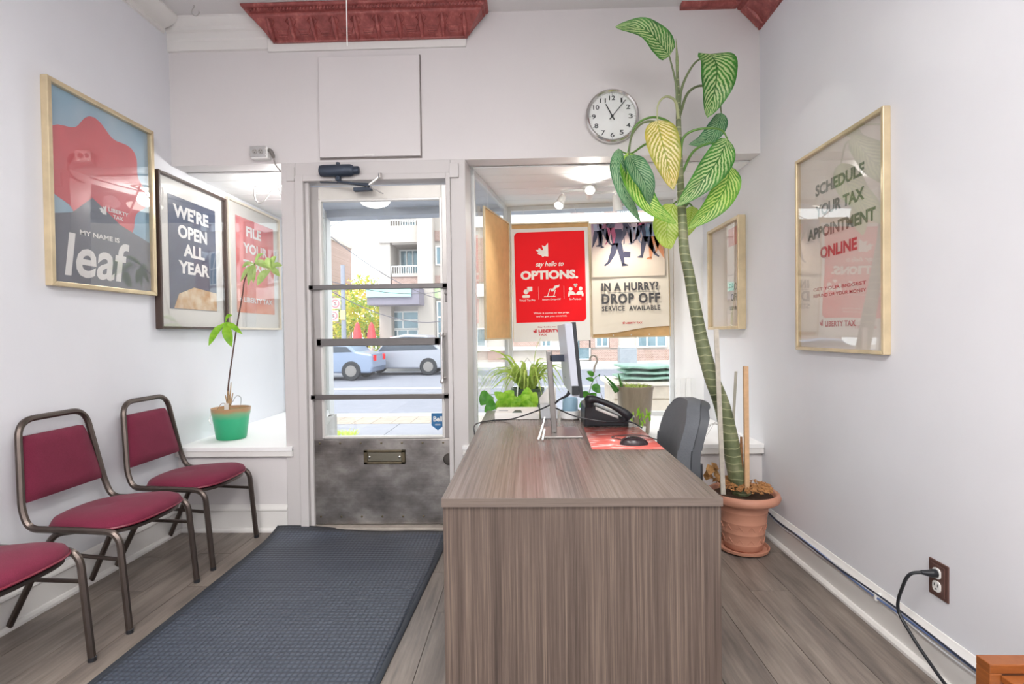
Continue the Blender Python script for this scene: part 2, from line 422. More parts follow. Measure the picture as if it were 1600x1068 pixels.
# white shelves of the two display bays and their front mouldings
YF = 4.7
s1 = G().prism([(XL, D-.035), (-1.44, D-.035), (-1.44, D), (-1.47, D+.12), (-1.75, 4.62), (XL, 4.75)], .50, .526)
st('trim_6', s1, M_bay, smooth=False, bevel=.002)
st('trim_7', G().box(XL, -1.44, D-.03, D+.001, .466, .51), M_trim, smooth=False, bevel=.003)
s2 = G().prism([(-.40, D-.035), (XR, D-.035), (XR, 4.3), (1.17, 4.3), (-.15, 4.46), (-.35, D+.15), (-.40, D)], .50, .526)
st('trim_8', s2, M_bay, smooth=False, bevel=.002)
st('trim_9', G().box(-.40, XR, D-.03, D+.001, .466, .51), M_trim, smooth=False, bevel=.003)
# bay ceilings with boards
bc = G().prism([(-.37, D+.13), (XR, D+.13), (XR, 4.35), (-.15, 4.5)], HZ, HZ+.05)
st('trim_10', bc, M_bay, smooth=False)
bl = st('trim_11', G().prism([(XL, D+.13), (-1.45, D+.13), (-1.77, 4.66), (XL, 4.8)], HZ, HZ+.05), M_bay, smooth=False)
rb = bpy.data.objects['trim_10']
for k in range(7):
    y0 = D+.15+k*.165
    xl = -.36+(y0-D-.13)*.17
    G().box(xl+.03, XR-.002, y0, y0+.16, HZ-.006, HZ+.002).obj('board', M_bay, rb, smooth=False, bevel=.002)
for k in range(9):
    y0 = D+.15+k*.165
    xr = -1.46-(y0-D-.13)*.24
    G().box(XL+.002, xr-.05, y0, y0+.16, HZ-.006, HZ+.002).obj('board', M_bay, bl, smooth=False, bevel=.002)
# right bay end pillar
st('trim_12', G().box(1.17, XR+.12, 4.26, 4.42, -.2, HZ+.05), M_bay, smooth=False, bevel=.003)

# baseboards
def baseprof(): return [(0, 0), (.030, 0), (.030, .012), (.022, .024), (.014, .026), (.014, .125), (.020, .132), (.018, .142), (.010, .152), (.004, .165), (0, .165)]
g = G().prism(baseprof(), YB, D-.002, lambda a, b, c: (XL+a, c, b)); st('baseboard_left', g, M_trim, angle=20)
g = G().prism(baseprof(), YB, D-.002, lambda a, b, c: (XR-a, c, b)); st('baseboard_right', g, M_trim, angle=20)
g = G().prism(baseprof(), XL+.03, -1.485, lambda a, b, c: (c, D-a, b)).prism(baseprof(), -.36, XR-.03, lambda a, b, c: (c, D-a, b)); st('baseboard_back', g, M_trim, angle=20)
# white crown mouldings
crown = [(0, 2.94), (.014, 2.944), (.014, 3.0), (.018, 3.01), (.018, 3.05), (.03, 3.058), (.032, 3.08), (.045, 3.092), (.06, 3.118), (.06, ZC), (0, ZC)]
g = G().prism(crown, XL, -1.55, lambda a, b, c: (c, D-a, b)); st('trim_13', g, M_trim, angle=20)
g = G().box(-1.55, -.345, D-.014, D, 2.925, ZC); st('trim_14', g, M_trim, smooth=False, bevel=.002)
cl = [(0, 3.03), (.012, 3.033), (.012, 3.06), (.05, 3.075), (.085, 3.1), (.10, 3.118), (.10, ZC), (0, ZC)]
g = G().prism(cl, YB, D-.05, lambda a, b, c: (XL+a, c, b)); st('trim_15', g, M_trim, angle=20)

# access panel above the door
ap = thing('access_panel', 'square white painted access panel on the wall above the door', 'panel', (-.93, D, 2.58))
G().box(-1.245, -.622, D-.004, D+.0, 2.268, 2.886).obj('gap_shade', mat('panel_gap_shadow', '8c8582', .9), ap, world=True, smooth=False)  # thin grey plate, paints the shade in the gap round the leaf
G().box(-1.240, -.628, D-.022, D-.003, 2.277, 2.880).obj('door_leaf', M_back, ap, world=True, smooth=False, bevel=.003)
G().box(-.965, -.905, D-.027, D-.021, 2.283, 2.292).obj('catch', M_trim, ap, world=True, bevel=.001)

# ------------------------------------------------------------------ red tin cornices
prof = [(.0, 0), (.010, 0), (.012, .012), (.022, .018), (.030, .030), (.052, .058), (.078, .088), (.094, .105), (.102, .112), (.102, .122), (.116, .126), (.120, .138), (.132, .142), (.138, .150), (.138, .160), (0, .160)]
def wrap_cornice(x0, x1, z0):
    """cornice wrapped round a shallow block: mitred at both ends"""
    g = G(); vs = []
    for o, z in prof[:-1]:
        vs += [(x0-o, D-.016, z0+z), (x0-o, D-.02-o, z0+z), (x1+o, D-.02-o, z0+z), (x1+o, D-.016, z0+z)]
    n = len(prof)-1
    fs = [(i*4+k, i*4+k+1, i*4+k+5, i*4+k+4) for i in range(n-1) for k in range(3)]
    fs.append(tuple((n-1)*4+k for k in range(4))); fs.append((3, 2, 1, 0))
    fs.append(tuple([i*4+3 for i in range(n)])); fs.append(tuple([i*4 for i in range(n)][::-1]))
    return g.add(vs, fs)
tc = thing('tin_cornice', 'long brick-red embossed tin cornice section above the door', 'cornice', (-.9, D, 2.965))
X0, X1, Z0 = -1.50, -.345, 2.968
wrap_cornice(X0, X1, Z0).obj('cornice_body', M_tin, tc, world=True, angle=50)
def ppos(s):   # point on cornice face by z fraction
    for (o0, z0), (o1, z1) in zip(prof, prof[1:]):
        if z0 <= s <= z1 and z1 > z0:
            t = (s-z0)/(z1-z0); return o0+(o1-o0)*t
    return .1
npan = 9
for k in range(npan+1):                # ribs with rosettes between the embossed panels
    x = X0+(X1-X0)*k/npan
    pts = [(x, D-.02-ppos(s)-.002, Z0+s) for s in (.004, .02, .04, .06, .08, .1)]
    g = G().tube(pts, [.008, .011, .016, .019, .013, .008], 6); g.obj('rib', M_tin, tc, world=True)
for k in range(npan):
    xa = X0+(X1-X0)*k/npan; w_ = (X1-X0)/npan
    g = G()
    for s, a in ((.028, .30), (.036, .24)):
        g.tube([(xa+w_*a, D-.021-ppos(s), Z0+s), (xa+w_*(1-a), D-.021-ppos(s), Z0+s)], .0045, 5)
    for sgn in (-1, 1):
        xm = xa+w_/2
        g.tube([(xm+sgn*w_*.20, D-.021-ppos(.028), Z0+.028), (xm+sgn*w_*.27, D-.021-ppos(.05), Z0+.05), (xm+sgn*w_*.36, D-.021-ppos(.062), Z0+.062)], .0045, 5)
        g.tube([(xm+sgn*w_*.4, D-.022-ppos(.07), Z0+.07), (xm+sgn*w_*.27, D-.022-ppos(.085), Z0+.085), (xm+sgn*w_*.38, D-.022-ppos(.096), Z0+.096)], .0055, 5)
    g.tube([(xa+w_*.12, D-.021-ppos(.052), Z0+.052), (xa+w_*.88, D-.021-ppos(.052), Z0+.052)], .0022, 5)
    g.obj('embossed_panel', M_tin, tc, world=True)
g = G()
for k in range(70):
    x = X0-.1+(X1-X0+.2)*k/69
    g.box(x-.004, x+.004, D-.02-.128, D-.02-.112, Z0+.124, Z0+.138)
g.obj('dentils', M_tin, tc, world=True, kind='stuff')
# corner cornice on the right wall
tc2 = thing('tin_cornice', 'short brick-red tin cornice in the top right corner above the plant', 'cornice', (XR, 2.6, 2.975))
pr2 = [(o*1.12, z) for o, z in prof]
G().prism([(o, 2.975+z*.97) for o, z in pr2], 1.6, D-.004, lambda a, b, c: (XR-a, c, b)).obj('cornice_body', M_tin, tc2, world=True, angle=40)
for k in range(8):
    y = 1.75+k*.2
    G().tube([(XR-(ppos(s)*1.12)-.002, y, 2.975+s) for s in (.004, .02, .04, .06, .08, .1)], [.005, .008, .012, .014, .009, .005], 6).obj('rib', M_tin, tc2, world=True)
tc3 = G().prism([(0, 3.105), (.03, 3.11), (.05, ZC), (0, ZC)], .93, 1.26, lambda a, b, c: (c, D-a, b)).obj('tin_strip', M_tin)
tag(tc3, 'thin brick-red tin edge strip along ceiling left of the corner cornice', 'moulding')

# ------------------------------------------------------------------ door_1
dr = bpy.data.objects.new('door_1', None); COL.objects.link(dr); dr.location = (-.9, D+.035, 0); dr['kind'] = 'structure'
DY0, DY1 = D+.03, D+.075
dl, drt, dtop, dbot = -1.335, -.478, 2.115, .03
gl_, gr_, gt_, gb_ = -1.27, -.515, 2.035, .565
fr = G().box(dl, gl_, DY0, DY1, dbot, dtop).obj('stile', M_alu, dr, world=True, smooth=False, bevel=.003)
G().box(gr_, drt, DY0, DY1, dbot, dtop).obj('stile', M_alu, dr, world=True, smooth=False, bevel=.003)
G().box(gl_, gr_, DY0, DY1, gt_, dtop).obj('top_rail', mat('white_enamel_rail', 'dcd9d2', .35, .1), dr, world=True, smooth=False, bevel=.003)
g = G()
for a in ((gl_-.004, gl_+.012, gb_, gt_), (gr_-.012, gr_+.004, gb_, gt_)): g.box(a[0], a[1], DY0-.006, DY0+.03, a[2], a[3])
g.box(gl_+.012, gr_-.012, DY0-.006, DY0+.03, gt_-.012, gt_+.002); g.box(gl_+.012, gr_-.012, DY0-.006, DY0+.03, gb_-.002, gb_+.012)
g.obj('glazing_bead', mat('pale_bead', 'd9d7d3', .35, .3), dr, world=True, smooth=False, bevel=.002)
G().box(gl_, gr_, DY0+.018, DY0+.024, gb_, gt_).obj('pane', M_glass, dr, world=True, smooth=False)
kp = G().box(dl+.004, drt-.002, DY0-.010, DY0+.03, dbot+.004, gb_-.006).obj('kick_plate', M_steel, dr, world=True, smooth=False, bevel=.003)
g = G()
for k in range(7):
    x = dl+.045+k*(drt-dl-.09)/6
    for z in (gb_-.03, dbot+.05): g.lathe([(.0068, 0), (.006, .003), (.003, .0045)], (x, DY0-.010, z), 10, mp=lambda a, b, c: (a, -c, b))
g.obj('screws', M_brass, kp, world=True, kind='stuff')
for v0, xa, xb, hh, yy, lab in ((1.495, dl+.004, drt-.004, .030, .035, None), (1.158, gl_-.02, -.535, .046, .03, 'wide middle push bar'), (.823, dl+.004, drt-.004, .03, .035, None)):
    o = G().box(xa, xb, DY0-yy, DY0-yy+.018, v0-hh/2, v0+hh/2); o.box(xa, xa+.03, DY0-yy, DY0+.002, v0-hh*.45, v0+hh*.45); o.box(xb-.03, xb, DY0-yy, DY0+.002, v0-hh*.45, v0+hh*.45)
    o.obj('push_bar', M_bar, dr, world=True, smooth=False, bevel=.003, label=lab)
hx = -.515
g = G().tube([(hx, DY0-.055, .915), (hx, DY0-.055, 1.20)], .0095, 12).tube([(hx, DY0-.06, .93), (hx+.01, DY0, .93)], .008, 10).tube([(hx, DY0-.06, 1.19), (hx+.01, DY0, 1.19)], .008, 10)
for z in (.915, 1.20): g.lathe([(.002, -.015), (.013, -.012), (.015, 0), (.013, .012), (.002, .015)], (hx, DY0-.055, z), 12)
g.obj('pull_handle', M_chrome, dr, world=True)
g = G().box(-.50, -.482, DY0-.012, DY0, 1.40, 1.49); g.lathe([(.012, 0), (.012, .014), (.005, .016)], (-.49, DY0, 1.45), 12, mp=lambda a, b, c: (a, -c, b))
g.obj('lock', M_bar, dr, world=True, bevel=.001)
G().lathe([(.036, 0), (.036, .012), (.028, .02), (.01, .022)], (-.487, DY0-.01, .435), 20, mp=lambda a, b, c: (a, -c, b)).obj('round_stop', mat('dull_dark_metal', '55504c', .5, .6), dr, world=True)
ms = G(); mx0, mx1, mz0, mz1 = -1.013, -.757, .408, .493
for a in ((mx0, mx1, mz0, mz0+.014), (mx0, mx1, mz1-.014, mz1), (mx0, mx0+.024, mz0, mz1), (mx1-.024, mx1, mz0, mz1)): ms.box(a[0], a[1], DY0-.024, DY0-.008, a[2], a[3])
mso = ms.obj('mail_slot', M_brass, dr, world=True, smooth=False, bevel=.002)
G().box(mx0+.02, mx1-.02, DY0-.018, DY0-.009, mz0+.016, mz1-.014).obj('flap', mat('flap_metal', '8a8678', .3, .9, .15), mso, world=True, smooth=False, bevel=.002)
g = G()
for x in (mx0+.035, mx1-.035): g.lathe([(.008, 0), (.007, .005), (.003, .007)], (x, DY0-.018, (mz0+mz1)/2), 10, mp=lambda a, b, c: (a, -c, b))
g.obj('rivet', M_chrome, mso, world=True)
# blue shield sticker on the glass
bx0, bx1, bz0, bz1 = -.598, -.52, .607, .713
sh = G(); shp = [(bx0, bz1), (bx0, bz0+.03), ((bx0+bx1)/2, bz0), (bx1, bz0+.03), (bx1, bz1)]
sh.prism(shp, DY0+.0155, DY0+.0175, lambda a, b, c: (a, c, b))
sk = sh.obj('sticker', mat('sticker_blue', '2b6a9c', .4), dr, world=True, smooth=False)
g = G(); mpd = lambda p: Vector((p.x, DY0+.0148, p.y))
text(g, 'Bell', bx0+.012, bx1-.012, bz1-.052, bz1-.02, bold=.03, mp=mpd)
for z in (.644, .638): g.box(bx0+.022, bx1-.022, DY0+.0148, DY0+.0152, z, z+.0018)
g.obj('lettering', M_white, sk, world=True, smooth=False)

# door closer on the frame above the door
dc = thing('door_closer', 'dark slate door closer cylinder and arm above the entrance door', 'door closer', (-1.12, D-.03, 2.185))
g = G().lathe([(.02, -.118), (.032, -.112), (.036, -.09), (.036, .07), (.031, .085), (.024, .09), (.024, .118), (.018, .124)], (-1.115, D-.052, 2.187), 18, mp=lambda a, b, c: (c, a*.8, b))
g.obj('closer_body', M_navy, dc, world=True)
g = G().tube([(-1.12, D-.05, 2.14), (-1.12, D-.05, 2.235)], .012, 10); g.tube([(-1.12, D-.05, 2.128), (-1.12, D-.05, 2.15)], .018, 10); g.obj('spindle', M_navy, dc, world=True)
G().box(-1.2, -1.02, D-.028, D-.011, 2.165, 2.21).obj('mount_plate', M_navy, dc, world=True, bevel=.003)
g = G().bar((-1.24, D-.02, 2.128), (-.93, D-.05, 2.105), .02, .006).bar((-1.12, D-.05, 2.12), (-.93, D-.06, 2.09), .03, .012).bar((-1.03, D-.035, 2.075), (-.92, D-.035, 2.078), .03, .022); g.obj('arm', M_navy, dc, world=True, bevel=.002)
g = G().bar((-.95, D-.055, 2.085), (-.865, D-.05, 2.15), .012, .012).lathe([(.012, 0), (.012, .03)], (-.865, D-.055, 2.135), 10); g.obj('link_rod', M_chrome, dc, world=True, bevel=.002)
g = G().bar((-.93, D-.05, 2.085), (-.85, D-.045, 2.045), .006, .006); g.obj('wire', M_bar, dc, world=True)

# ------------------------------------------------------------------ bay windows
def prism_line(g, a, b, w, z0, z1):
    a, b = Vector((*a, 0)), Vector((*b, 0)); n = (b-a).normalized().cross(Vector((0, 0, 1)))*w/2
    g.prism([(a-n)[:2], (b-n)[:2], (b+n)[:2], (a+n)[:2]], z0, z1); return g
M_winframe = mat('pale_window_frame', 'd6d8d8', .4, .2, .03)
def bay_window(name, a, b, z0, z1, w=.03, m=M_winframe, endposts=(True, True)):
    r = bpy.data.objects.new(name, None); COL.objects.link(r); r.location = (a[0], a[1], z0); r['kind'] = 'structure'
    A, B = Vector(a), Vector(b); d = (B-A).normalized()
    g = G(); prism_line(g, a, b, w, z0, z0+.035); prism_line(g, a, b, w, z1-.035, z1)
    if endposts[0]: prism_line(g, A, A+d*.03, w, z0+.035, z1-.035)
    if endposts[1]: prism_line(g, B-d*.03, B, w, z0+.035, z1-.035)
    g.obj('window_frame', m, r, world=True, smooth=False, bevel=.002)
    q = G(); prism_line(q, A+d*.01, B-d*.01, .006, z0+.03, z1-.03); q.obj('pane', M_glass, r, world=True, smooth=False)
    return r
bay_window('window_1', (-.34, D+.17), (-.165, 4.40), .526, HZ-.007)
bay_window('window_2', (-.150, 4.42), (1.17, 4.28), .526, HZ-.007)
bay_window('window_3', (-1.44, D+.15), (-1.755, 4.58), .526, HZ-.007)
bay_window('window_4', (-1.775, 4.62), (XL, 4.7), .526, HZ-.007)
M_conc = mat('pale_concrete', 'b9b7b4', .8, 0, .08, 9, .3, 50, kind='world')
g = G(); prism_line(g, (-1.42, D+.12), (-1.76, 4.63), .1, -.2, .5); prism_line(g, (-1.72, 4.62), (XL-.1, 4.72), .14, -.2, .5)
prism_line(g, (-.36, D+.12), (-.14, 4.45), .1, -.2, .5); prism_line(g, (-.18, 4.47), (XR+.1, 4.31), .14, -.2, .5)
st('wall_front_base', g, M_conc, smooth=False)
# upper facade, vestibule ceiling and lintel
g = G(); prism_line(g, (XL-.3, 4.80), (XR+.3, 4.50), .16, 2.245, 3.4); st('wall_front_upper', g, mat('outer_grey_paint', 'b4bac6', .6), smooth=False)
g = G().prism([(-1.47, D+.14), (-.34, D+.14), (-.15, 4.55), (-1.8, 4.72)], 2.31, 2.33)
st('trim_16', g, mat('vestibule_ceiling_paint', 'c3c9d6', .5), smooth=False)
g = G(); prism_line(g, (-1.785, 4.66), (-1.795, 4.80), .045, -.1, 2.3); st('trim_17', g, M_winframe, smooth=False)
# porch light
pc = pt(611, 330, z=2.31)
pl = thing('porch_light', 'round white flush dome light on the entrance porch ceiling', 'ceiling light', (pc.x, 4.25, 2.31))
G().lathe([(.12, 0), (.13, -.02), (.125, -.03)], (0, 0, 0), 28).obj('collar', M_winframe, pl)
G().lathe([(.122, -.022), (.12, -.04), (.10, -.062), (.06, -.078), (.01, -.083)], (0, 0, 0), 28).obj('dome', M_lamp, pl)

# ------------------------------------------------------------------ added ceiling lights (unseen, behind the camera)
for i, (lx, ly) in enumerate(ADDED_LAMPS):
    side = ('left' if lx < 0 else 'right'); far = 'nearer to the door' if ly > -1 else 'at the rear of the room'
    t = thing('added_ceiling_light', 'added white oblong ceiling light, unseen, on the %s side, %s' % (side, far), 'ceiling light', (lx, ly, ZC))
    G().box(-.3, .3, -.62, .62, -.05, 0).obj('housing', M_white, t, smooth=False, bevel=.004)
    G().box(-.27, .27, -.59, .59, -.066, -.05).obj('diffuser', M_lamp, t, smooth=False, bevel=.004)

for bn, bx_, by_, pw_ in (('left', -1.66, 3.62, 12),):  # added light to brighten the left bay, hidden behind the door post
    t = thing('added_bay_light', 'small round white light added out of view in the %s display bay ceiling' % bn, 'ceiling light', (bx_, by_, HZ-.006))
    G().lathe([(.055, 0), (.06, -.012), (.045, -.016), (.04, -.006)], seg=24, cap=False).obj('trim_ring', M_white, t)
    G().lathe([(.001, -.008), (.042, -.008)], seg=24, cap=False).obj('lens', M_lamp, t)
    ld = bpy.data.lights.new('added_bay_lamp', 'POINT'); ld.energy = pw_; ld.shadow_soft_size = .05; ld.color = (1, .98, .95)
    lo = bpy.data.objects.new('added_bay_lamp', ld); COL.objects.link(lo); lo.location = (bx_, by_, HZ-.09)
# ------------------------------------------------------------------ pull cord, hooks, wires, outlets
a = pt(541, 0, y=2.5); b = pt(542.5, 71, y=2.5)
g = G().tube([(a.x, 2.5, ZC), (a.x+.001, 2.5, (ZC+b.z)/2), (b.x, 2.5, b.z)], .0025, 6); o = g.obj('pull_cord', M_white); tag(o, 'thin white pull cord hanging from the ceiling over the tin cornice', 'cord')
c = pt(303, 8, z=ZC)
pts = [(c.x, c.y, ZC+.0), (c.x, c.y, ZC-.012), (c.x-.012, c.y, ZC-.03), (c.x-.010, c.y, ZC-.052), (c.x+.012, c.y, ZC-.062), (c.x+.03, c.y, ZC-.048), (c.x+.028, c.y, ZC-.038)]
o = G().tube(pts, .0028, 6, sub=4).obj('ceiling_hook', mat('painted_hook', 'bdb8b5', .4, .3)); tag(o, 'small white painted hook screwed into the ceiling at top left', 'hook')

ob = thing('outlet_box', 'white surface outlet box on the header above the left window bay', 'outlet', (-1.60, D, 2.31))
G().box(-1.648, -1.548, D-.045, D, 2.272, 2.342).obj('box_body', M_white, ob, world=True, smooth=False, bevel=.003)
G().box(-1.654, -1.556, D-.050, D-.045, 2.280, 2.346).obj('cover_plate', M_chrome, ob, world=True, smooth=False, bevel=.002)
g = G()
for x in (-1.625, -1.588):
    g.lathe([(.015, 0), (.015, .003)], (x, D-.050, 2.313), 14, mp=lambda a, b, c: (a, -c, b))
g.obj('receptacle', mat('receptacle_grey', 'a9a6a2', .5), ob, world=True)
for x in (-1.625, -1.588):
    for dx, dz in ((-.006, .005), (.006, .005), (0, -.007)): G().box(x+dx-.0015, x+dx+.0015, D-.0545, D-.0525, 2.313+dz-.003, 2.313+dz+.003).obj('slot', M_black, ob, world=True, smooth=False)
pc2 = thing('plug_and_cord', 'grey plug with cord dangling from side of the header outlet box', 'cord', (-1.53, D-.04, 2.31))
G().tube([(-1.547, D-.04, 2.322), (-1.532, D-.04, 2.318), (-1.518, D-.04, 2.29), (-1.514, D-.04, 2.272)], [.008, .012, .011, .006], 10, sub=3).obj('plug', mat('grey_rubber', '77726f', .6), pc2, world=True)
G().tube([(-1.514, D-.04, 2.275), (-1.505, D-.035, 2.235), (-1.492, D+.02, 2.205), (-1.488, D+.09, 2.195)], .005, 8, sub=5).obj('cord', mat('grey_cord', 'a8a39f', .6), pc2, world=True)
yy = 3.55
def P2(u, v, y=yy): return pt(u, v, y=y)
o = G().tube([P2(421, 261), P2(425, 268), P2(442, 312), P2(452, 340)], .005, 8, sub=3).obj('conduit_wire', mat('wire_grey', 'b7b4b2', .5)); tag(o, 'straight grey wire slanting down from ceiling of the left window bay', 'wire')
o = G().tube([P2(402, 291), P2(398, 291), P2(398, 308), P2(403, 316), P2(412, 314), P2(428, 294), P2(445, 285)], .005, 8, sub=5).obj('bent_wire', mat('wire_grey', 'b7b4b2', .5)); tag(o, 'curved grey wire bent like a hook in the top of left window bay', 'wire')

# outlet on right wall with plug
a1 = pt(1437, 866, x=XR); a2 = pt(1464, 934, x=XR)
oy0, oy1, oz0, oz1 = 1.80, 1.886, .277, .402
po = thing('wall_outlet', 'brown wall outlet plate low on the right wall', 'outlet', (XR, (oy0+oy1)/2, (oz0+oz1)/2))
M_brownp = mat('brown_metal_plate', '6b4f49', .35, .3, .08)
G().box(XR-.006, XR, oy0, oy1, oz0, oz1).obj('plate', M_brownp, po, world=True, smooth=False, bevel=.003)
g = G().box(XR-.009, XR-.005, oy0+.012, oy1-.012, oz0+.012, oz1-.012); g.obj('raised_field', M_brownp, po, world=True, smooth=False, bevel=.002)
for z in (oz0+.04, oz1-.04):
    q = G().prism(rrect(-.017, .017, -.018, .018, .012), 0, .004, lambda a, b, c: (XR-.009-c, (oy0+oy1)/2+a, z+b)).obj('receptacle', M_white, po, world=True)
    for ya, yb, za, zb in ((-.009, -.006, 0, .01), (.006, .009, 0, .01), (-.0025, .0025, -.011, -.006)):
        G().box(XR-.0138, XR-.0128, (oy0+oy1)/2+ya, (oy0+oy1)/2+yb, z+za, z+zb).obj('slot', M_black, q, world=True, smooth=False)
zc = oz1-.04; yc = (oy0+oy1)/2
pw = thing('power_cord', 'thick black power cord and plug in the brown wall outlet', 'cord', (XR-.03, yc, zc))
G().tube([(XR-.010, yc, zc), (XR-.028, yc, zc), (XR-.034, yc, zc), (XR-.06, yc+.004, zc+.002)], [.014, .014, .012, .007], 12, sub=2).obj('plug', M_black, pw, world=True)
pts = [(XR-.055, yc+.004, zc+.002), (XR-.085, yc+.02, zc-.012), (XR-.095, yc+.04, zc-.06), pt(1403, 950, x=XR-.09), pt(1425, 993, x=XR-.085), pt(1455, 1038, x=XR-.08), pt(1482, 1075, x=XR-.08), pt(1520, 1120, x=XR-.08), pt(1580, 1150, x=XR-.08)]
pts = [Vector(p) for p in pts]; pts[-1].z = .012; pts[-2].z = max(pts[-2].z, .03)
G().tube(pts, .0055, 10, sub=6).obj('cord', M_black, pw, world=True)
# cables along right baseboard
for k, (dz, r, nm, c, lab) in enumerate(((0, .004, 'network_cable', '6f86b8', 'blue network cable running along top of the right baseboard'), (.009, .0035, 'network_cable', '2c3140', 'dark thin cable running above blue cable on right baseboard'), (-.009, .003, 'network_cable', 'dcdde2', 'white thin cable running below the blue cable on right baseboard'))):
    pts = []
    for i in range(15):
        y = 3.15-i*.19
        pts.append((XR-.026-(.006 if k == 1 else 0)-.004*math.sin(i*1.7+k), y, .139+dz+.005*math.sin(i*.9+k*2)+(.022 if i < 1 else 0)))
    o = G().tube(pts, r, 8, sub=4).obj(nm, mat('cable_'+c, c, .45)); tag(o, lab, 'cable')
cp = pt(1372, 933, x=XR-.02)
o = G().box(XR-.034, XR, cp.y-.007, cp.y+.007, cp.z-.012, cp.z+.018).obj('cable_clip', M_white, smooth=False, bevel=.003); tag(o, 'small white cable clip on the right baseboard', 'clip')

# ------------------------------------------------------------------ framed posters on the side walls
def framed(name, label, loc, rotz, w, h, fw, fd, fm, group=None, tilt=0):
    """local: x right, z up, -y towards the reader (frame back on y=0)"""
    t = thing(name, label, 'framed poster', loc, (0, tilt, rotz), group)
    g = G()
    def pf(a0, a1, b0, b1): g.box(a0, a1, -fd, 0, b0, b1)
    for pl_ in ([(-w/2, 0), (-w/2+fw, fw), (w/2-fw, fw), (w/2, 0)], [(-w/2, h), (w/2, h), (w/2-fw, h-fw), (-w/2+fw, h-fw)], [(-w/2, 0), (-w/2, h), (-w/2+fw, h-fw), (-w/2+fw, fw)], [(w/2, 0), (w/2-fw, fw), (w/2-fw, h-fw), (w/2, h)]):
        g.prism(pl_, -fd, 0, lambda a, b, c: (a, c, b))
    g.obj('frame', fm, t, smooth=False, bevel=.003)
    return t
def sheet(t, name, x0, x1, z0, z1, y, m):
    return G().box(x0, x1, y, y+.002, z0, z1).obj(name, m, t, smooth=False)
def glaze(t, w, h, y, fw): return G().box(-w/2+fw*.7, w/2-fw*.7, y, y+.002, fw*.7, h-fw*.7).obj('glazing', M_acry, t, smooth=False)
def line(parent, m, body, x0, x1, z0, z1, y, **kw):
    g = G(); text(g, body, x0, x1, z0, z1, mp=lambda p: Vector((p.x, y, p.y)), **kw); return g.obj('lettering', m, parent, smooth=False)
def mark(parent, m, cx, cz, s_, y):
    q = G(); leafmark(q, cx, cz, s_, 0); return G().add([(p.x, y, p.y) for p in q.v], q.f).obj('leaf_mark', m, parent, smooth=False)
L = lambda y: (lambda p: Vector((p.x, y, p.y)))
RZL, RZR = PI/2, -PI/2     # left wall reader looks towards -x ; right wall towards +x
# poster 1 (left wall, big)
W1, H1 = .682, .945
f1 = framed('framed_poster', 'large gold-framed poster with red shape and words MY NAME IS on left wall', (XL, 2.68, 1.443), RZL, W1, H1, .022, .035, M_gold)
t = NT('poster_blue_sky_print'); t.color(t.ramp(t.noise(t.pos((1, 1, 1)), 3, 2), [(.3, 'bccfda'), (.7, '86b2cb')])); t.set(.5)  # blues lightened in place of reflections on the glazing
p1 = sheet(f1, 'poster', -W1/2+.02, W1/2-.02, .02, H1-.02, -.010, t.m)
g = G(); q = lambda a, b: (a*W1-W1/2, b*H1)
# plain rounded red shape standing where the mascot was, and a grey lower field
pts = []
for k in range(64):
    a = 2*PI*k/64; r = 1+.10*math.cos(a*7+.6); pts.append((-.02+.305*r*math.cos(a), H1*.60+.275*r*math.sin(a)))
pts = [(max(-W1/2+.022, min(W1/2-.022, a)), b) for a, b in pts]
g.add([(a, -.0112, b) for a, b in pts], [tuple(range(64))]); g.obj('printed_shape', mat('poster_red_print', 'd8636a', .5, 0, .1, 5), p1, smooth=False)
g = G(); g.add([(-W1/2+.022, -.0116, .022), (W1/2-.022, -.0116, .022), (W1/2-.022, -.0116, .30), (.1, -.0116, .36), (-.08, -.0116, .46), (-.2, -.0116, .36), (-W1/2+.022, -.0116, .33)], [tuple(range(7))]); g.obj('printed_field', mat('poster_grey_print', '737682', .5, 0, .05), p1, smooth=False)
INK = mat('poster_white_ink', 'f2f0ee', .5)
line(p1, INK, 'LIBERTY', .02, .16, .415, .435, -.0122, bold=.03); line(p1, INK, 'TAX', .05, .12, .385, .405, -.0122, bold=.03); mark(p1, INK, -.01, .41, .032, -.0122)
line(p1, INK, 'MY NAME IS', -.16, .09, .262, .287, -.0122, bold=.03); line(p1, INK, 'leaf', -.25, .16, .055, .265, -.0122, bold=.02, shear=.15)
glaze(f1, W1, H1, -.024, .022)
# poster 2 (matted, straddles the bay)
W2, H2 = .70, .93
f2 = framed('framed_poster', 'dark-framed white-matted poster reading WE\'RE OPEN on left wall', (XL, 3.395, 1.253), RZL, W2, H2, .016, .04, M_darkwood)
sheet(f2, 'mat_board', -W2/2+.014, W2/2-.014, .014, H2-.014, -.010, M_paper)
p2 = sheet(f2, 'poster', -W2/2+.115, W2/2-.10, .125, H2-.11, -.0125, mat('poster_slate_print', '47506a', .5, 0, .12, 5))
g = G(); Y = -.0132
line(p2, INK, "WE'RE", -.19, .17, .69, .775, Y, bold=.04); line(p2, INK, 'OPEN', -.15, .15, .57, .655, Y, bold=.04); line(p2, INK, 'ALL', -.10, .12, .46, .54, Y, bold=.04); line(p2, INK, 'YEAR', -.15, .17, .35, .43, Y, bold=.04)
t = NT('orange_leaf_print'); t.color(t.ramp(t.noise(t.pos(), 12, 4), [(.3, 'c98f4a'), (.7, 'e9d7b8')])); t.set(.5)
g = G().add([(-.2, -.0130, .128), (W2/2-.102, -.0130, .128), (W2/2-.102, -.0130, .25), (.0, -.0130, .27), (-.15, -.0130, .22)], [(0, 1, 2, 3, 4)]); g.obj('printed_field', t.m, p2, smooth=False)
glaze(f2, W2, H2, -.03, .016)
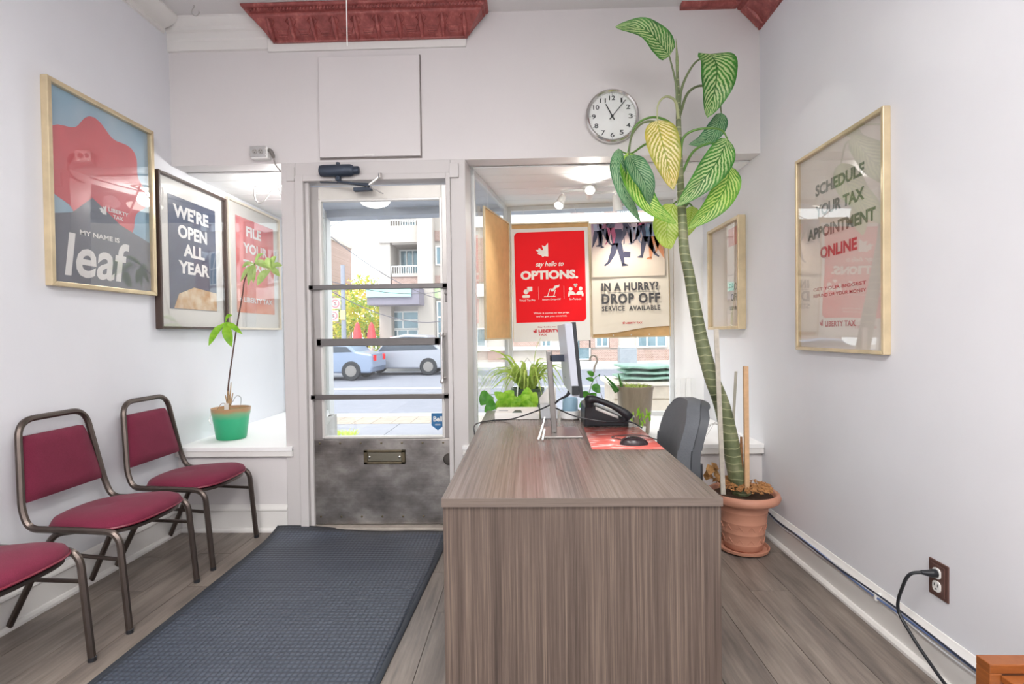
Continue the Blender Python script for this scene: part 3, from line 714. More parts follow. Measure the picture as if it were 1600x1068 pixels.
# poster 3
W3, H3 = .80, .96
f3 = framed('framed_poster', 'white-matted pink poster reading FILE YOUR nearest the left window', (XL, 4.185, 1.255), RZL, W3, H3, .016, .03, mat('pale_frame', 'dcd2c2', .4))
sheet(f3, 'mat_board', -W3/2+.014, W3/2-.014, .014, H3-.014, -.008, M_paper)
t = NT('pink_orange_print'); sp_ = t.n('ShaderNodeSeparateXYZ'); t.l(t.pos((1, 1, 1)), sp_.inputs[0])
t.color(t.mix(.35, t.ramp(t.math('SUBTRACT', sp_.outputs[2], 1.3), [(0, 'f0a45c'), (.35, 'e98b86'), (.75, 'dd5f66')]), t.ramp(t.noise(t.pos(), 4, 2), [(.4, 'f4b8b4'), (.6, 'd8555f')]))); t.set(.5)
p3 = sheet(f3, 'poster', -W3/2+.125, W3/2-.09, .13, H3-.105, -.0105, t.m)
g = G(); Y = -.0115
line(p3, INK, 'FILE', -.13, .10, .72, .80, Y, bold=.04); line(p3, INK, 'YOUR', -.18, .20, .59, .67, Y, bold=.04); line(p3, INK, 'TAXES', -.18, .22, .46, .54, Y, bold=.04); line(p3, INK, 'LIBERTY TAX', -.18, .27, .21, .25, Y, bold=.03); mark(p3, INK, -.215, .23, .025, Y)
glaze(f3, W3, H3, -.024, .016)
# poster 4 (right wall)
W4, H4 = .672, .955
f4 = framed('framed_poster', 'large gold-framed pale poster reading SCHEDULE YOUR TAX APPOINTMENT ONLINE on right wall', (XR, 2.42, 1.098), RZR, W4, H4, .016, .03, M_gold)
p4 = sheet(f4, 'poster', -W4/2+.014, W4/2-.014, .014, H4-.014, -.008, mat('poster_glare_paled_print', 'e6ddd5', .5, 0, .04))  # sheet colour paled to stand in for window reflections on the glazing
g = G(); Y = -.0092
INKG = mat('poster_glare_paled_ink', '7d7f74', .5); INKR = mat('poster_red_ink', 'c0585c', .5)  # grey ink lightened for the same reflections
for s_, x0, x1, z0, z1 in (('SCHEDULE', -.18, .19, .735, .79), ('YOUR TAX', -.18, .19, .635, .69), ('APPOINTMENT', -.25, .26, .535, .59)): line(p4, INKG, s_, x0, x1, z0, z1, Y, bold=.04)
line(p4, INKR, 'ONLINE', -.14, .14, .435, .49, Y, bold=.04); line(p4, INKR, 'LIBERTY TAX', -.10, .13, .115, .14, Y, bold=.03); line(p4, INKR, 'GET YOUR BIGGEST', -.2, .2, .285, .30, Y, bold=.01); line(p4, INKR, 'REFUND OR YOUR MONEY', -.2, .2, .255, .27, Y, bold=.01); mark(p4, INKR, -.13, .13, .02, Y)
glaze(f4, W4, H4, -.024, .014)
# poster 5 (right bay wall, small)
W5, H5 = .58, .73
f5 = framed('framed_poster', 'smaller pale wood-framed poster on the right wall inside window bay', (XR, 3.725, 1.208), RZR, W5, H5, .022, .05, M_gold)
p5 = sheet(f5, 'poster', -W5/2+.02, W5/2-.02, .02, H5-.02, -.015, mat('poster_glare_paled_print', 'e6ddd5', .5, 0, .04))
g = G(); Y = -.0165
g.box(.04, .24, Y, Y+.0008, .56, .68); g.obj('printed_field', mat('poster_pink_print', 'd9938c', .5, 0, .2, 9), p5, smooth=False)
line(p5, INKG, 'DROP', .05, .22, .26, .31, Y, bold=.02); line(p5, INKG, 'OFF', .08, .2, .19, .24, Y, bold=.02); line(p5, INKG, 'SERVICE', .06, .22, .13, .155, Y, bold=.02)
glaze(f5, W5, H5, -.035, .022)

# ------------------------------------------------------------------ clock
ck = thing('wall_clock', 'round wall clock with silver rim, black numerals, hands near five past eleven', 'clock', (.522, D, 2.482), (0, 0, 0))
R = .156; fy = lambda a, b, c: (a, -c, b)
G().lathe([(R*.6, 0), (R, .002), (R*1.02, .02), (R, .036), (R*.95, .042), (R*.90, .036), (R*.88, .022)], seg=48, mp=fy, cap=False).obj('rim', M_chrome, ck)
fc = G().lathe([(.001, .02), (R*.90, .02)], seg=48, mp=fy, cap=False).obj('dial', mat('dial_white', 'efeeee', .6), ck)
g = G()
for k in range(1, 13):
    a = PI/2-k*PI/6; r = R*.70; s_ = str(k); hw = .012 if len(s_) == 1 else .018
    x, z = r*math.cos(a), r*math.sin(a)
    text(g, s_, x-(hw if k != 1 else .004), x+(hw if k != 1 else .006), z-.0135, z+.0135, bold=.012, mp=L(-.0212))
for k in range(60):
    a = k*PI/30; r0 = R*(.80 if k % 5 == 0 else .845); r1 = R*.865; w_ = .0009 if k % 5 == 0 else .0004
    c_, s_ = math.cos(a), math.sin(a)
    g.add([(r0*c_-w_*s_, -.0212, r0*s_+w_*c_), (r0*c_+w_*s_, -.0212, r0*s_-w_*c_), (r1*c_+w_*s_, -.0212, r1*s_-w_*c_), (r1*c_-w_*s_, -.0212, r1*s_+w_*c_)], [(0, 1, 2, 3)])
g.obj('numerals', M_black, fc, smooth=False)
def hand(ang, ln, w_, y, nm):
    d = Vector((math.sin(ang), 0, math.cos(ang))); sd = Vector((d.z, 0, -d.x)); o = Vector((0, y, 0))
    g = G().add([o-d*.025+sd*w_*.6, o-d*.025-sd*w_*.6, o+d*ln-sd*w_*.45, o+d*ln+sd*w_*.45], [(0, 1, 2, 3)]); g.obj(nm, M_black, ck, smooth=False, solid=.001)
hand(math.radians(-28), R*.52, .006, -.026, 'hour_hand'); hand(math.radians(40), R*.78, .0045, -.028, 'minute_hand')
G().lathe([(.007, .02), (.007, .031), (.003, .033)], seg=14, mp=fy).obj('hub', M_black, ck)
G().lathe([(.001, .036), (R*.93, .036)], seg=40, mp=fy, cap=False).obj('lens', M_glass, ck)

# ------------------------------------------------------------------ leaves
def leaf_grid(spine, width, normal, fold=.12, wave=0, nu=6, nv=12, prof=None, g=None):
    """blade along a curved spine; uv.x across, uv.y along"""
    sp, _ = crom([Vector(p) for p in spine], max(2, nv//max(1, len(spine)-1)))
    n = len(sp)-1; g = g or G(); g.uv = g.uv or []
    nrm = Vector(normal).normalized(); base = len(g.v); vs = []
    prof = prof or (lambda t: (math.sin(PI*min(1, t**.72))**.75) if 0 < t < 1 else 0)
    for j in range(n+1):
        t = j/n; tg = (sp[min(j+1, n)]-sp[max(j-1, 0)]).normalized()
        sd = tg.cross(nrm)
        sd = sd.normalized() if sd.length > 1e-4 else Vector((1, 0, 0)); nn = sd.cross(tg).normalized()
        if nn.dot(nrm) < 0: nn = -nn
        w_ = max(.0006, width/2*prof(t))
        for i in range(nu+1):
            a = i/nu*2-1
            vs.append(sp[j]+sd*a*w_+nn*(abs(a)*w_*fold*2 + wave*w_*math.sin(t*17+a*2)*abs(a)))
            g.uv.append((i/nu, t))
    w1 = nu+1
    g.v += vs; g.f += [(base+j*w1+i, base+j*w1+i+1, base+(j+1)*w1+i+1, base+(j+1)*w1+i) for j in range(n) for i in range(nu)]
    return g

# ------------------------------------------------------------------ tall dumb cane in the terracotta pot
PX, PY = 1.17, 2.93
pc_ = thing('potted_dumb_cane', 'tall dumb cane plant with variegated leaves in a ribbed terracotta pot', 'potted plant', (PX, PY, 0))
G().lathe([(.001, .004), (.112, .004), (.130, .012), (.135, .028), (.129, .029), (.120, .016), (.001, .014)], seg=40).obj('saucer', M_terra, pc_)
po_prof = [(.001, .017), (.092, .017), (.100, .025)]
for k in range(4):
    z = .05+k*.058; r = .103+k*.0075
    po_prof += [(r, z), (r+.0015, z+.003), (r+.0015, z+.006), (r+.0006, z+.009)]
po_prof += [(.130, .262), (.136, .268), (.165, .272), (.184, .284), (.190, .302), (.184, .320), (.174, .326), (.162, .320), (.156, .300), (.001, .295)]
G().lathe(po_prof, seg=48).obj('pot', M_terra, pc_, angle=50)
g = G()
for k in range(12):
    a = k*PI/6
    for (a0, z0), (a1, z1) in (((-.16, .065), (0, .09)), ((0, .09), (.16, .065)), ((-.16, .135), (0, .16)), ((0, .16), (.16, .135))):
        r0 = .103+(z0-.045)*.13+.001; r1 = .103+(z1-.045)*.13+.001
        g.tube([(r0*math.cos(a+a0), r0*math.sin(a+a0), z0), (r1*math.cos(a+a1), r1*math.sin(a+a1), z1)], .002, 5)
g.obj('pot_relief', M_terra, pc_, kind='stuff')
G().lathe([(.001, .303), (.10, .306), (.156, .300)], seg=24, cap=False).obj('soil', mat('dark_potting_soil', '4a3526', .95, 0, .3, 60, .6), pc_)
g = G(); rn = random.Random(3)
for k in range(260):
    a = rn.uniform(0, 2*PI); r = .146*math.sqrt(rn.random()); heap = max(0, .06-.10*math.hypot(r*math.cos(a)+.11, r*math.sin(a)-.03))
    c = Vector((r*math.cos(a), r*math.sin(a), .308+rn.uniform(0, .012)+heap)); s_ = rn.uniform(.008, .022)
    u = Vector((rn.uniform(-1, 1), rn.uniform(-1, 1), rn.uniform(-.5, .7))).normalized(); v = u.orthogonal().normalized()
    w_ = u.cross(v)*.25
    g.add([c-u*s_, c+v*s_*.5+w_*s_, c+u*s_, c-v*s_*.5+w_*s_], [(0, 1, 2, 3)])
g.obj('dry_mulch', mat('dry_brown_mulch', 'a8784a', .9, 0, .45, 90), pc_, solid=.0012, smooth=False, kind='stuff')
for k, (u, v) in enumerate(((1108, 742), (1122, 752), (1116, 738), (1103, 750))):
    a = pt(u, v, y=PY+.02*k-.05); b = a+Vector((rn.uniform(-.03, .04), rn.uniform(-.04, .04), rn.uniform(.0, .05)))
    leaf_grid([a, (a+b)/2+Vector((0, 0, .02)), b+Vector((.03, 0, -.01))], .05, (.3, -.6, .7), .3, .3, 4, 6).obj('dead_leaf', mat('dead_leaf_brown', 'b58a58', .85, 0, .3, 40), pc_, world=True)
SY = 2.90
stem_px = [(1159, 772, PY), (1150, 735, PY), (1139, 680, PY-.01), (1127, 630, SY), (1112, 590, SY), (1098, 540, SY), (1088, 490, SY), (1077, 430, SY), (1069, 390, SY), (1066, 340, SY), (1063, 290, SY-.01), (1061, 235, SY-.02), (1060, 185, SY-.03), (1059, 130, SY-.03), (1058, 95, SY-.03)]
stem_r = [.058, .056, .054, .050, .046, .042, .038, .034, .032, .028, .024, .020, .016, .010, .006]
sp = [pt(u, v, y=y) for u, v, y in stem_px]
t = NT('ringed_green_stem'); wz = t.n('ShaderNodeTexWave'); wz.bands_direction = 'Z'; wz.inputs['Scale'].default_value = 7.5; wz.inputs['Distortion'].default_value = 2.2; wz.inputs['Detail'].default_value = 1; wz.inputs['Detail Scale'].default_value = 2
t.l(t.pos(), wz.inputs['Vector']); cc = t.ramp(t.noise(t.pos(), 10, 4), [(.3, '545d42'), (.55, '767f5c'), (.75, '989878')])
t.color(t.mix(t.ramp(wz.outputs[1], [(.93, (0, 0, 0)), (.995, (.8, .8, .8))]), cc, 'b4b68e')); t.set(.5); t.bump(wz.outputs[1], .3, .003); M_stem = t.m
spts, srr = crom(sp, 6, stem_r)
for i in range(len(srr)): srr[i] *= .84*1
G().tube(spts, srr, 16).obj('stem', M_stem, pc_, world=True)
M_leafA = foliage('variegated_leaf_dark', '2f6b2a', '4d9a3a', 'cfe3a4'); M_leafB = foliage('variegated_leaf_bright', '3f8a24', '78b83a', 'd8ec8a', 13, .85)
M_leafY = foliage('yellowing_leaf', '8f9a3a', 'c9b64e', 'f4e6b4', 13, .9); M_leafD = foliage('variegated_leaf_bluegreen', '2d6240', '4a8a5a', 'b9d8ac', 14, .6)
M_leafL = foliage('lime_leaf', '8db52e', 'b9d65a', 'e2efa0', 12, .6); M_pet = mat('petiole_green', '5f8a3c', .45, 0, .12, 20); M_petd = mat('petiole_grey_green', '6e7b55', .5, 0, .12, 20)
def P3(l): return [pt(u, v, y=y) for u, v, y in l]
def cane_leaf(spine, width, nrm, m, petiole, pm_, lab=None, fold=.12, wave=.05, pr=.006, prof=None):
    g = leaf_grid(P3(spine), width, nrm, fold, wave, 8, 20, prof)
    o = g.obj('leaf', m, pc_, world=True, label=lab)
    if petiole:
        pp = P3(petiole); n = len(pp)
        G().tube(pp, [pr*(1.4-.8*k/(n-1)) for k in range(n)], 8, sub=6).obj('petiole', pm_, o, world=True)
broad = lambda t: (math.sin(PI*min(1, t**.6))**.62) if 0 < t < 1 else 0
Y0 = SY-.03
cane_leaf([(1046, 88, Y0-.02), (1030, 66, Y0-.06), (1003, 44, Y0-.10), (961, 42, Y0-.06)], .135, (-.15, -1, .1), M_leafA, [(1058, 165, Y0), (1056, 130, Y0-.01), (1045, 84, Y0-.02)], M_petd, 'topmost leaf reaching left', prof=broad)
cane_leaf([(1110, 84, Y0-.05), (1120, 105, Y0-.09), (1116, 145, Y0-.10), (1105, 184, Y0-.06)], .21, (.2, -1, .25), M_leafA, [(1061, 172, Y0), (1066, 135, Y0-.01), (1085, 99, Y0-.03), (1110, 85, Y0-.05)], M_petd, 'large striped leaf at upper right', prof=lambda t: (math.sin(PI*min(1, (t*.93+.07)**.62))**.7) if 0 < t < 1 else 0)
cane_leaf([(1127, 176, Y0+.08), (1120, 200, Y0+.06), (1100, 220, Y0+.05), (1076, 226, Y0+.06)], .10, (-.1, -1, .3), M_leafD, [(1062, 180, Y0), (1075, 145, Y0+.03), (1098, 134, Y0+.05), (1122, 150, Y0+.08), (1127, 176, Y0+.08)], M_petd)
cane_leaf([(1137, 217, Y0-.05), (1122, 250, Y0-.09), (1095, 285, Y0-.10), (1057, 323, Y0-.07)], .155, (.25, -1, .2), M_leafA, [(1063, 245, Y0), (1068, 215, Y0-.02), (1090, 202, Y0-.04), (1125, 202, Y0-.05), (1137, 217, Y0-.05)], M_pet)
cane_leaf([(1139, 258, Y0+.0), (1135, 290, Y0-.02), (1112, 325, Y0-.03), (1074, 358, Y0-.01)], .145, (.2, -1, .1), M_leafB, [(1064, 275, Y0+.02), (1085, 235, Y0+.04), (1120, 225, Y0+.03), (1139, 258, Y0)], M_pet)
cane_leaf([(1027, 188, Y0-.12), (1033, 215, Y0-.16), (1043, 255, Y0-.17), (1052, 297, Y0-.13)], .165, (-.1, -1, .1), M_leafY, [(1060, 185, Y0-.02), (1055, 158, Y0-.06), (1040, 151, Y0-.09), (1028, 164, Y0-.12), (1027, 190, Y0-.12)], mat('petiole_pale', 'a9ae84', .5), 'yellowing hanging leaf')
cane_leaf([(981, 238, Y0-.04), (990, 275, Y0-.08), (1015, 320, Y0-.10), (1058, 351, Y0-.08)], .125, (-.2, -1, .3), M_leafB, [(1062, 230, Y0), (1050, 195, Y0-.03), (1020, 183, Y0-.05), (992, 198, Y0-.05), (981, 238, Y0-.04)], M_pet, 'bright green leaf slanting to lower right')
cane_leaf([(983, 242, Y0-.09), (995, 262, Y0-.13), (1010, 290, Y0-.13), (1015, 320, Y0-.10)], .115, (.1, -1, .0), M_leafD, [(1061, 240, Y0-.01), (1045, 200, Y0-.05), (1010, 190, Y0-.08), (988, 210, Y0-.09), (983, 242, Y0-.09)], M_petd)
cane_leaf([(966, 232, Y0-.02), (966, 262, Y0-.05), (978, 305, Y0-.05), (1001, 347, Y0-.03)], .085, (-.6, -1, .1), M_leafD, [(1062, 250, Y0+.01), (1040, 226, Y0), (1012, 224, Y0-.01), (985, 240, Y0-.02), (966, 234, Y0-.02)], M_pet)
cane_leaf([(1052, 318, Y0+.06), (1044, 345, Y0+.05), (1042, 370, Y0+.05), (1048, 389, Y0+.06)], .165, (0, -1, .2), M_leafL, [(1066, 330, Y0+.03), (1060, 315, Y0+.05), (1052, 318, Y0+.06)], M_pet, 'pale lime leaf behind the stem')
cane_leaf([(1082, 322, Y0+.12), (1078, 345, Y0+.13), (1070, 372, Y0+.13)], .10, (0, -1, .2), M_leafL, [(1066, 330, Y0+.05), (1075, 318, Y0+.10), (1082, 322, Y0+.12)], M_pet)
G().tube(P3([(1058, 125, Y0), (1058, 95, Y0), (1056, 60, Y0)]), [.006, .009, .001], 8, sub=5).obj('leaf_spike', mat('spike_leaf', '8c9a6c', .5, 0, .25, 60), pc_, world=True)
o = G().tube(P3([(1157, 765, PY-.03), (1158, 730, PY-.03), (1158, 682, PY-.03)]), [.012, .011, .006], 7, sub=3).obj('bark_stub', mat('rough_bark', '8a6240', .9, 0, .35, 40, .6), pc_, world=True, smooth=False)
def stake(name, label, a, b, w_, d_, m, cat='stake', cyl=False):
    g = G()
    if cyl: g.tube([a, b], w_/2, 10)
    else: g.bar(a, b, w_, d_, up=(0, 1, 0))
    o = g.obj(name, m, bevel=.001); tag(o, label, cat); return o
a = pt(1130, 772, y=2.80); b = pt(1119, 514, y=2.82); stake('garden_stake', 'weathered greyish white flat stake left of the dumb cane stem', a, b, .024, .008, mat('weathered_white_wood', 'c4bdb0', .7, 0, .15, 30))
a = pt(1140, 762, y=3.04); b = pt(1150, 580, y=3.04); stake('support_rod', 'pale grey support rod with dark tip behind the dumb cane stem', a, b, .016, .016, mat('pale_rod', 'bdb9ac', .6), 'rod', True)
a = pt(1167, 768, y=2.86); b = pt(1165, 572, y=2.88); stake('garden_stake', 'square tan wooden stake right of the dumb cane stem', a, b, .024, .018, mat('tan_wood_stake', 'd2aa82', .6, 0, .12, 30))

# ------------------------------------------------------------------ chairs along the left wall
def make_chair(loc, label):
    t = thing('reception_chair', label, 'chair', loc, (0, 0, 0), 'burgundy reception chairs along the left wall')
    # local: +x = front, width along y
    W = .218; tr = .0138
    for s_ in (-1, 1):
        leg = fillet([(.10, s_*W, .418), (.225, s_*W, .412), (.262, s_*(W+.002), .0)], .07, 7)
        G().tube(leg, tr, 8, rot=PI/8).obj('front_leg', M_bronze, t)
        rl = fillet([(.02, s_*(W-.028), .408), (-.075, s_*(W-.028), .395), (-.265, s_*(W-.01), .0)], .05, 6)
        G().tube(rl, tr*.95, 8, rot=PI/8).obj('rear_leg', M_bronze, t)
        G().tube([(.236, s_*W, .30), (-.112, s_*(W-.022), .322)], .0085, 8).obj('side_stretcher', M_bronze, t)
        for p in ((.262, s_*(W+.002)), (-.265, s_*(W-.01))):
            G().lathe([(.014, 0), (.014, .016), (.0115, .018)], (p[0], p[1], 0), 10).obj('foot_cap', M_black, t)
    # side rails + back loop in one tube
    bx = -.17; tx = -.235; TW = .168
    loop = [(.10, -W, .418), (bx+.02, -W, .425), (bx-.012, -W*.985, .50), (tx, -TW, .862), (tx, TW, .862), (bx-.012, W*.985, .50), (bx+.02, W, .425), (.10, W, .418)]
    G().tube(fillet(loop, [0, .09, .25, .075, .075, .25, .09, 0], 8), tr, 8, rot=PI/8).obj('back_frame', M_bronze, t)
    # backrest pad
    def pad(u, v, side):
        z = .525+v*.265; hw = (.205-.045*v)*(1 if True else 1)
        x = bx-.022+(tx-bx)*((z-.50)/.36)
        e = (1-abs(2*u-1)**8)*(1-abs(2*v-1)**10)
        return (x+.004+side*(.012+.016*e), (2*u-1)*(hw-.012*(abs(2*v-1)**8)), z)
    g = G(); n = 12
    g.grid(lambda u, v: pad(u, v, 1), n, n); g.grid(lambda u, v: pad(u, v, -1), n, n)
    k = (n+1)**2
    for i in range(n):
        for a_, b_ in ((i, i+1), (n*(n+1)+i, n*(n+1)+i+1)): g.f.append((a_, b_, b_+k, a_+k))
        for a_, b_ in ((i*(n+1), (i+1)*(n+1)), (i*(n+1)+n, (i+1)*(n+1)+n)): g.f.append((a_, b_, b_+k, a_+k))
    g.obj('backrest', M_burg, t, angle=60)
    # seat: wide rounded front, narrower rounded rear
    def outline(a):
        c_, s_ = math.cos(a), math.sin(a); e = 2/3.0
        x = abs(c_)**e*(1 if c_ > 0 else -1)*.215; y = abs(s_)**e*(1 if s_ > 0 else -1)*.228
        y *= 1+.14*(x/.215) - .06; return x+.045, y*.98
    g = G(); N = 48; rings = [(0, .470), (.35, .469), (.65, .465), (.85, .457), (.96, .445), (1.0, .430), (1.0, .416), (.985, .412)]
    for sc, z in rings:
        for k in range(N):
            x, y = outline(2*PI*k/N); g.v.append(Vector((.045+(x-.045)*max(sc, .001), y*max(sc, .001), z+.008*(x-.045)/.2)))
    g.f = [(i*N+k, i*N+(k+1) % N, (i+1)*N+(k+1) % N, (i+1)*N+k) for i in range(len(rings)-1) for k in range(N)]
    g.f.append(tuple(range(N*(len(rings)-1), N*len(rings)))[::-1])
    seat = g.obj('seat', M_burg, t, angle=70)
    pts = [(outline(2*PI*k/N)[0]*1.0, outline(2*PI*k/N)[1]*1.008, .418+.008*(outline(2*PI*k/N)[0]-.045)/.2) for k in range(N)]; pts.append(pts[0])
    G().tube(pts, .005, 6, cap=False).obj('piping', mat('burgundy_piping', '7a2438', .4), seat)
    g = G()
    for k in range(N):
        x, y = outline(2*PI*k/N); g.v.append(Vector((.045+(x-.045)*.95, y*.95, .412)))
    for k in range(N):
        x, y = outline(2*PI*k/N); g.v.append(Vector((.045+(x-.045)*.95, y*.95, .398)))
    g.f = [(k, (k+1) % N, (k+1) % N+N, k+N) for k in range(N)]+[tuple(range(N)), tuple(range(N, 2*N))[::-1]]
    g.obj('seat_base', M_bronze, t, angle=50)
    return t
CX = -1.895
c1 = make_chair((CX, 2.895, 0), 'burgundy chair nearest the back wall, below the green potted plant')
dup(c1, (CX, 2.32, 0), None, 'middle burgundy chair, between the other two along left wall')
dup(c1, (CX-.002, 1.695, 0), None, 'burgundy chair cut off by the left edge, only seat and legs showing')

# ------------------------------------------------------------------ rubber mat
mt = thing('entrance_mat', 'blue-grey textured rubber runner mat leading to the door', 'mat', (-1.0, 2.2, 0))
c = [(-1.552, .3), (-.535, .3), (-.475, 3.165), (-1.50, 3.195)]
c = [(-1.530, .3), (-.575, .3), (-.470, 3.165), (-1.548, 3.205)]
def matfn(u, v, ins=0, top=.008):
    u = ins/1.0+(1-2*ins/1.0)*u; v = ins/2.9+(1-2*ins/2.9)*v
    a = Vector(c[0]).lerp(Vector(c[1]), u); b = Vector(c[3]).lerp(Vector(c[2]), u); p = a.lerp(b, v)
    lift = .028*max(0, (v-.93)/.07)**2*(.5+.5*math.cos(u*3+.4)) + .006*max(0, (v-.86)/.14)*(math.sin(u*9)+1)
    return (p.x, p.y, top+lift)
G().grid(lambda u, v: matfn(u, v, 0, .006), 30, 60).obj('border', M_rubber_edge, mt, world=True, solid=.005, solid_off=-1)
G().grid(lambda u, v: matfn(u, v, .022, .0085), 30, 60).obj('ribbed_field', M_rubber, mt, world=True, solid=.003, solid_off=-1)

# ------------------------------------------------------------------ desk
DX0, DX1, DYA, DYB = -.246, .535, 1.476, 3.165
dk = thing('reception_desk', 'long grey-brown woodgrain laminate desk running towards the window', 'desk', ((DX0+DX1)/2, (DYA+DYB)/2, 0))
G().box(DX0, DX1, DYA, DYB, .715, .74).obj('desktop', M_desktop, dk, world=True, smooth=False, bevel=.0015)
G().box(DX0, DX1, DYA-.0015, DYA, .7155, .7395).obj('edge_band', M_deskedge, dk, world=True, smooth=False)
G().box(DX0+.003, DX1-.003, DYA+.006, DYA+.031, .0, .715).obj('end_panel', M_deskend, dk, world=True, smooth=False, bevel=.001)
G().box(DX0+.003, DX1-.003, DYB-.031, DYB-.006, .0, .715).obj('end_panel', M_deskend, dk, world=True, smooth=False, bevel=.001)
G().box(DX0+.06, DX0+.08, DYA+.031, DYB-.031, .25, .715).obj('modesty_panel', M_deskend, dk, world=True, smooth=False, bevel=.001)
def on_desk(u, v): p = pt(u, v, z=.74); return p
ZT = .7402
# monitor seen from behind its edge
mo = thing('monitor', 'silver-backed computer monitor seen edge-on on the desk', 'monitor', (.14, 2.42, .74))
M_silver = mat('brushed_silver', '928e8b', .33, .9, .05, 40); M_mback = mat('pale_monitor_back', 'c5c9d4', .35, .1, .02)
G().box(.055, .238, 2.31, 2.56, .74, .749).obj('base', M_silver, mo, world=True, smooth=False, bevel=.002)
g = G().add([], []); 
a = Vector((.118, 2.43, .749)); b = Vector((.098, 2.43, 1.118)); g.bar(a, b, .06, .024, up=(1, 0, 0)); g.obj('stand_post', M_silver, mo, world=True, smooth=False, bevel=.003)
G().box(.10, .175, 2.40, 2.46, 1.07, 1.10).obj('arm', M_navy, mo, world=True, smooth=False, bevel=.002)
tilt = lambda z: (1.24-z)*.09
g = G()
ya, yb = 2.14, 2.70
x0 = .182
vs = []
for z in (.942, 1.238):
    for y in (ya, yb):
        vs += [(x0-.030+tilt(z), y+.02*(1 if y == ya else -1), z), (x0+tilt(z), y, z)]
g.add(vs, [(0, 1, 3, 2), (4, 6, 7, 5), (0, 4, 5, 1), (2, 3, 7, 6), (0, 2, 6, 4), (1, 5, 7, 3)])
g.obj('back_cover', M_mback, mo, world=True, bevel=.004)
g = G(); vs = []
for z in (.938, 1.242):
    for y in (ya-.003, yb+.003): vs += [(x0+tilt(z), y, z), (x0+.014+tilt(z), y, z)]
g.add(vs, [(0, 1, 3, 2), (4, 6, 7, 5), (0, 4, 5, 1), (2, 3, 7, 6), (0, 2, 6, 4), (1, 5, 7, 3)]); g.obj('screen_bezel', M_black, mo, world=True, smooth=False, bevel=.001)
G().box(.178, .205, 2.132, 2.15, .95, .985).obj('control_button', M_black, mo, world=True, bevel=.002)
for k in (0, 1):
    G().tube([P2(884+k*5, 588, 2.46+.03*k), P2(889+k*4, 602, 2.47), P2(886+k*3, 616, 2.46), P2(874, 624, 2.45), P2(865, 632, 2.44)], .0045, 8, sub=5).obj('cable', M_black, mo, world=True)
# power cable trailing left over the desk edge
a = on_desk(850, 634)
pts = [P2(866, 628, 2.45), P2(858, 633, 2.45), P2(840, 641, 2.5), P2(815, 650, 2.60), P2(795, 655, 2.76), P2(773, 657, 2.78), P2(752, 664, 2.72), P2(741, 672, 2.60), P2(735, 684, 2.5), P2(728, 720, 2.5)]
fix = [Vector(p) for p in pts]; 
for p in fix[4:8]: p.z = max(p.z, .745)
fix[-2].z = .70; fix[-2].x = DX0-.008; fix[-1] = Vector((DX0-.012, 2.45, .45))
fix.append(Vector((DX0-.012, 2.4, .10)))
o = G().tube(fix, .0034, 8, sub=6).obj('desk_cable', M_black); tag(o, 'thin black cable crossing the desk top to its left edge', 'cable')
pts = [P2(868, 637, 2.45), P2(893, 648, 2.46), P2(915, 654, 2.46), P2(950, 659, 2.46), P2(985, 659, 2.56), P2(1003, 668, 2.50)]
pts = [Vector(p) for p in pts]
for p in pts[2:]: p.z = max(p.z, .746)
o = G().tube(pts, .0034, 8, sub=6).obj('desk_cable', M_black); tag(o, 'thin black cable from monitor passing in front of the phone', 'cable')
# white folding stand
ws = thing('tablet_stand', 'small white folding stand leaning beside the monitor foot', 'stand', (.045, 2.29, .74))
G().bar((.043, 2.27, .744), (.066, 2.33, .80), .008, .008).obj('leg', M_white, ws, world=True, bevel=.001)
G().bar((.060, 2.26, .744), (.072, 2.31, .782), .008, .008).obj('leg', M_white, ws, world=True, bevel=.001)
G().bar((.066, 2.33, .798), (.074, 2.35, .828), .006, .006).obj('tip', M_white, ws, world=True, bevel=.001)
# red flyers
t = NT('red_flyer_print'); n = t.noise(t.pos((5, 22, 1)), 2.2, 5); t.color(t.ramp(n, [(.35, 'd8625a'), (.56, 'e0776c'), (.64, 'f2dcd6'), (.72, 'e07a70')])); t.set(.22, 0, .6)
fs = thing('red_flyer', 'glossy red and white flyer sheet lying on the desk under the mouse', 'flyer', (.4, 2.3, .74))
G().add([(.249, 2.085, .7412), (.531, 2.078, .7412), (.533, 2.56, .7412), (.268, 2.566, .7412)], [(0, 1, 2, 3)]).obj('sheet', t.m, fs, world=True, solid=.0012, solid_off=0)
# mouse
ms_ = thing('computer_mouse', 'black computer mouse on the red flyer', 'mouse', (.43, 2.16, .742))
g = G()
def mfn(u, v):
    a = u*2*PI; r = math.sin(v*PI/2); return (.43+.058*r*math.cos(a), 2.17+.033*r*math.sin(a), .7425+.034*math.cos(v*PI/2)*(1-.15*r*math.cos(a)))
g.grid(mfn, 24, 8); g.obj('shell', mat('mouse_black', '2c2024', .25), ms_, world=True)
G().tube([(.46, 2.19, .745), (.40, 2.24, .747), (.36, 2.30, .747), (.42, 2.34, .747), (.50, 2.33, .747), (.530, 2.26, .747), (.543, 2.22, .738), (.546, 2.2, .66)], .0022, 6, sub=6).obj('cord', M_black, ms_, world=True)
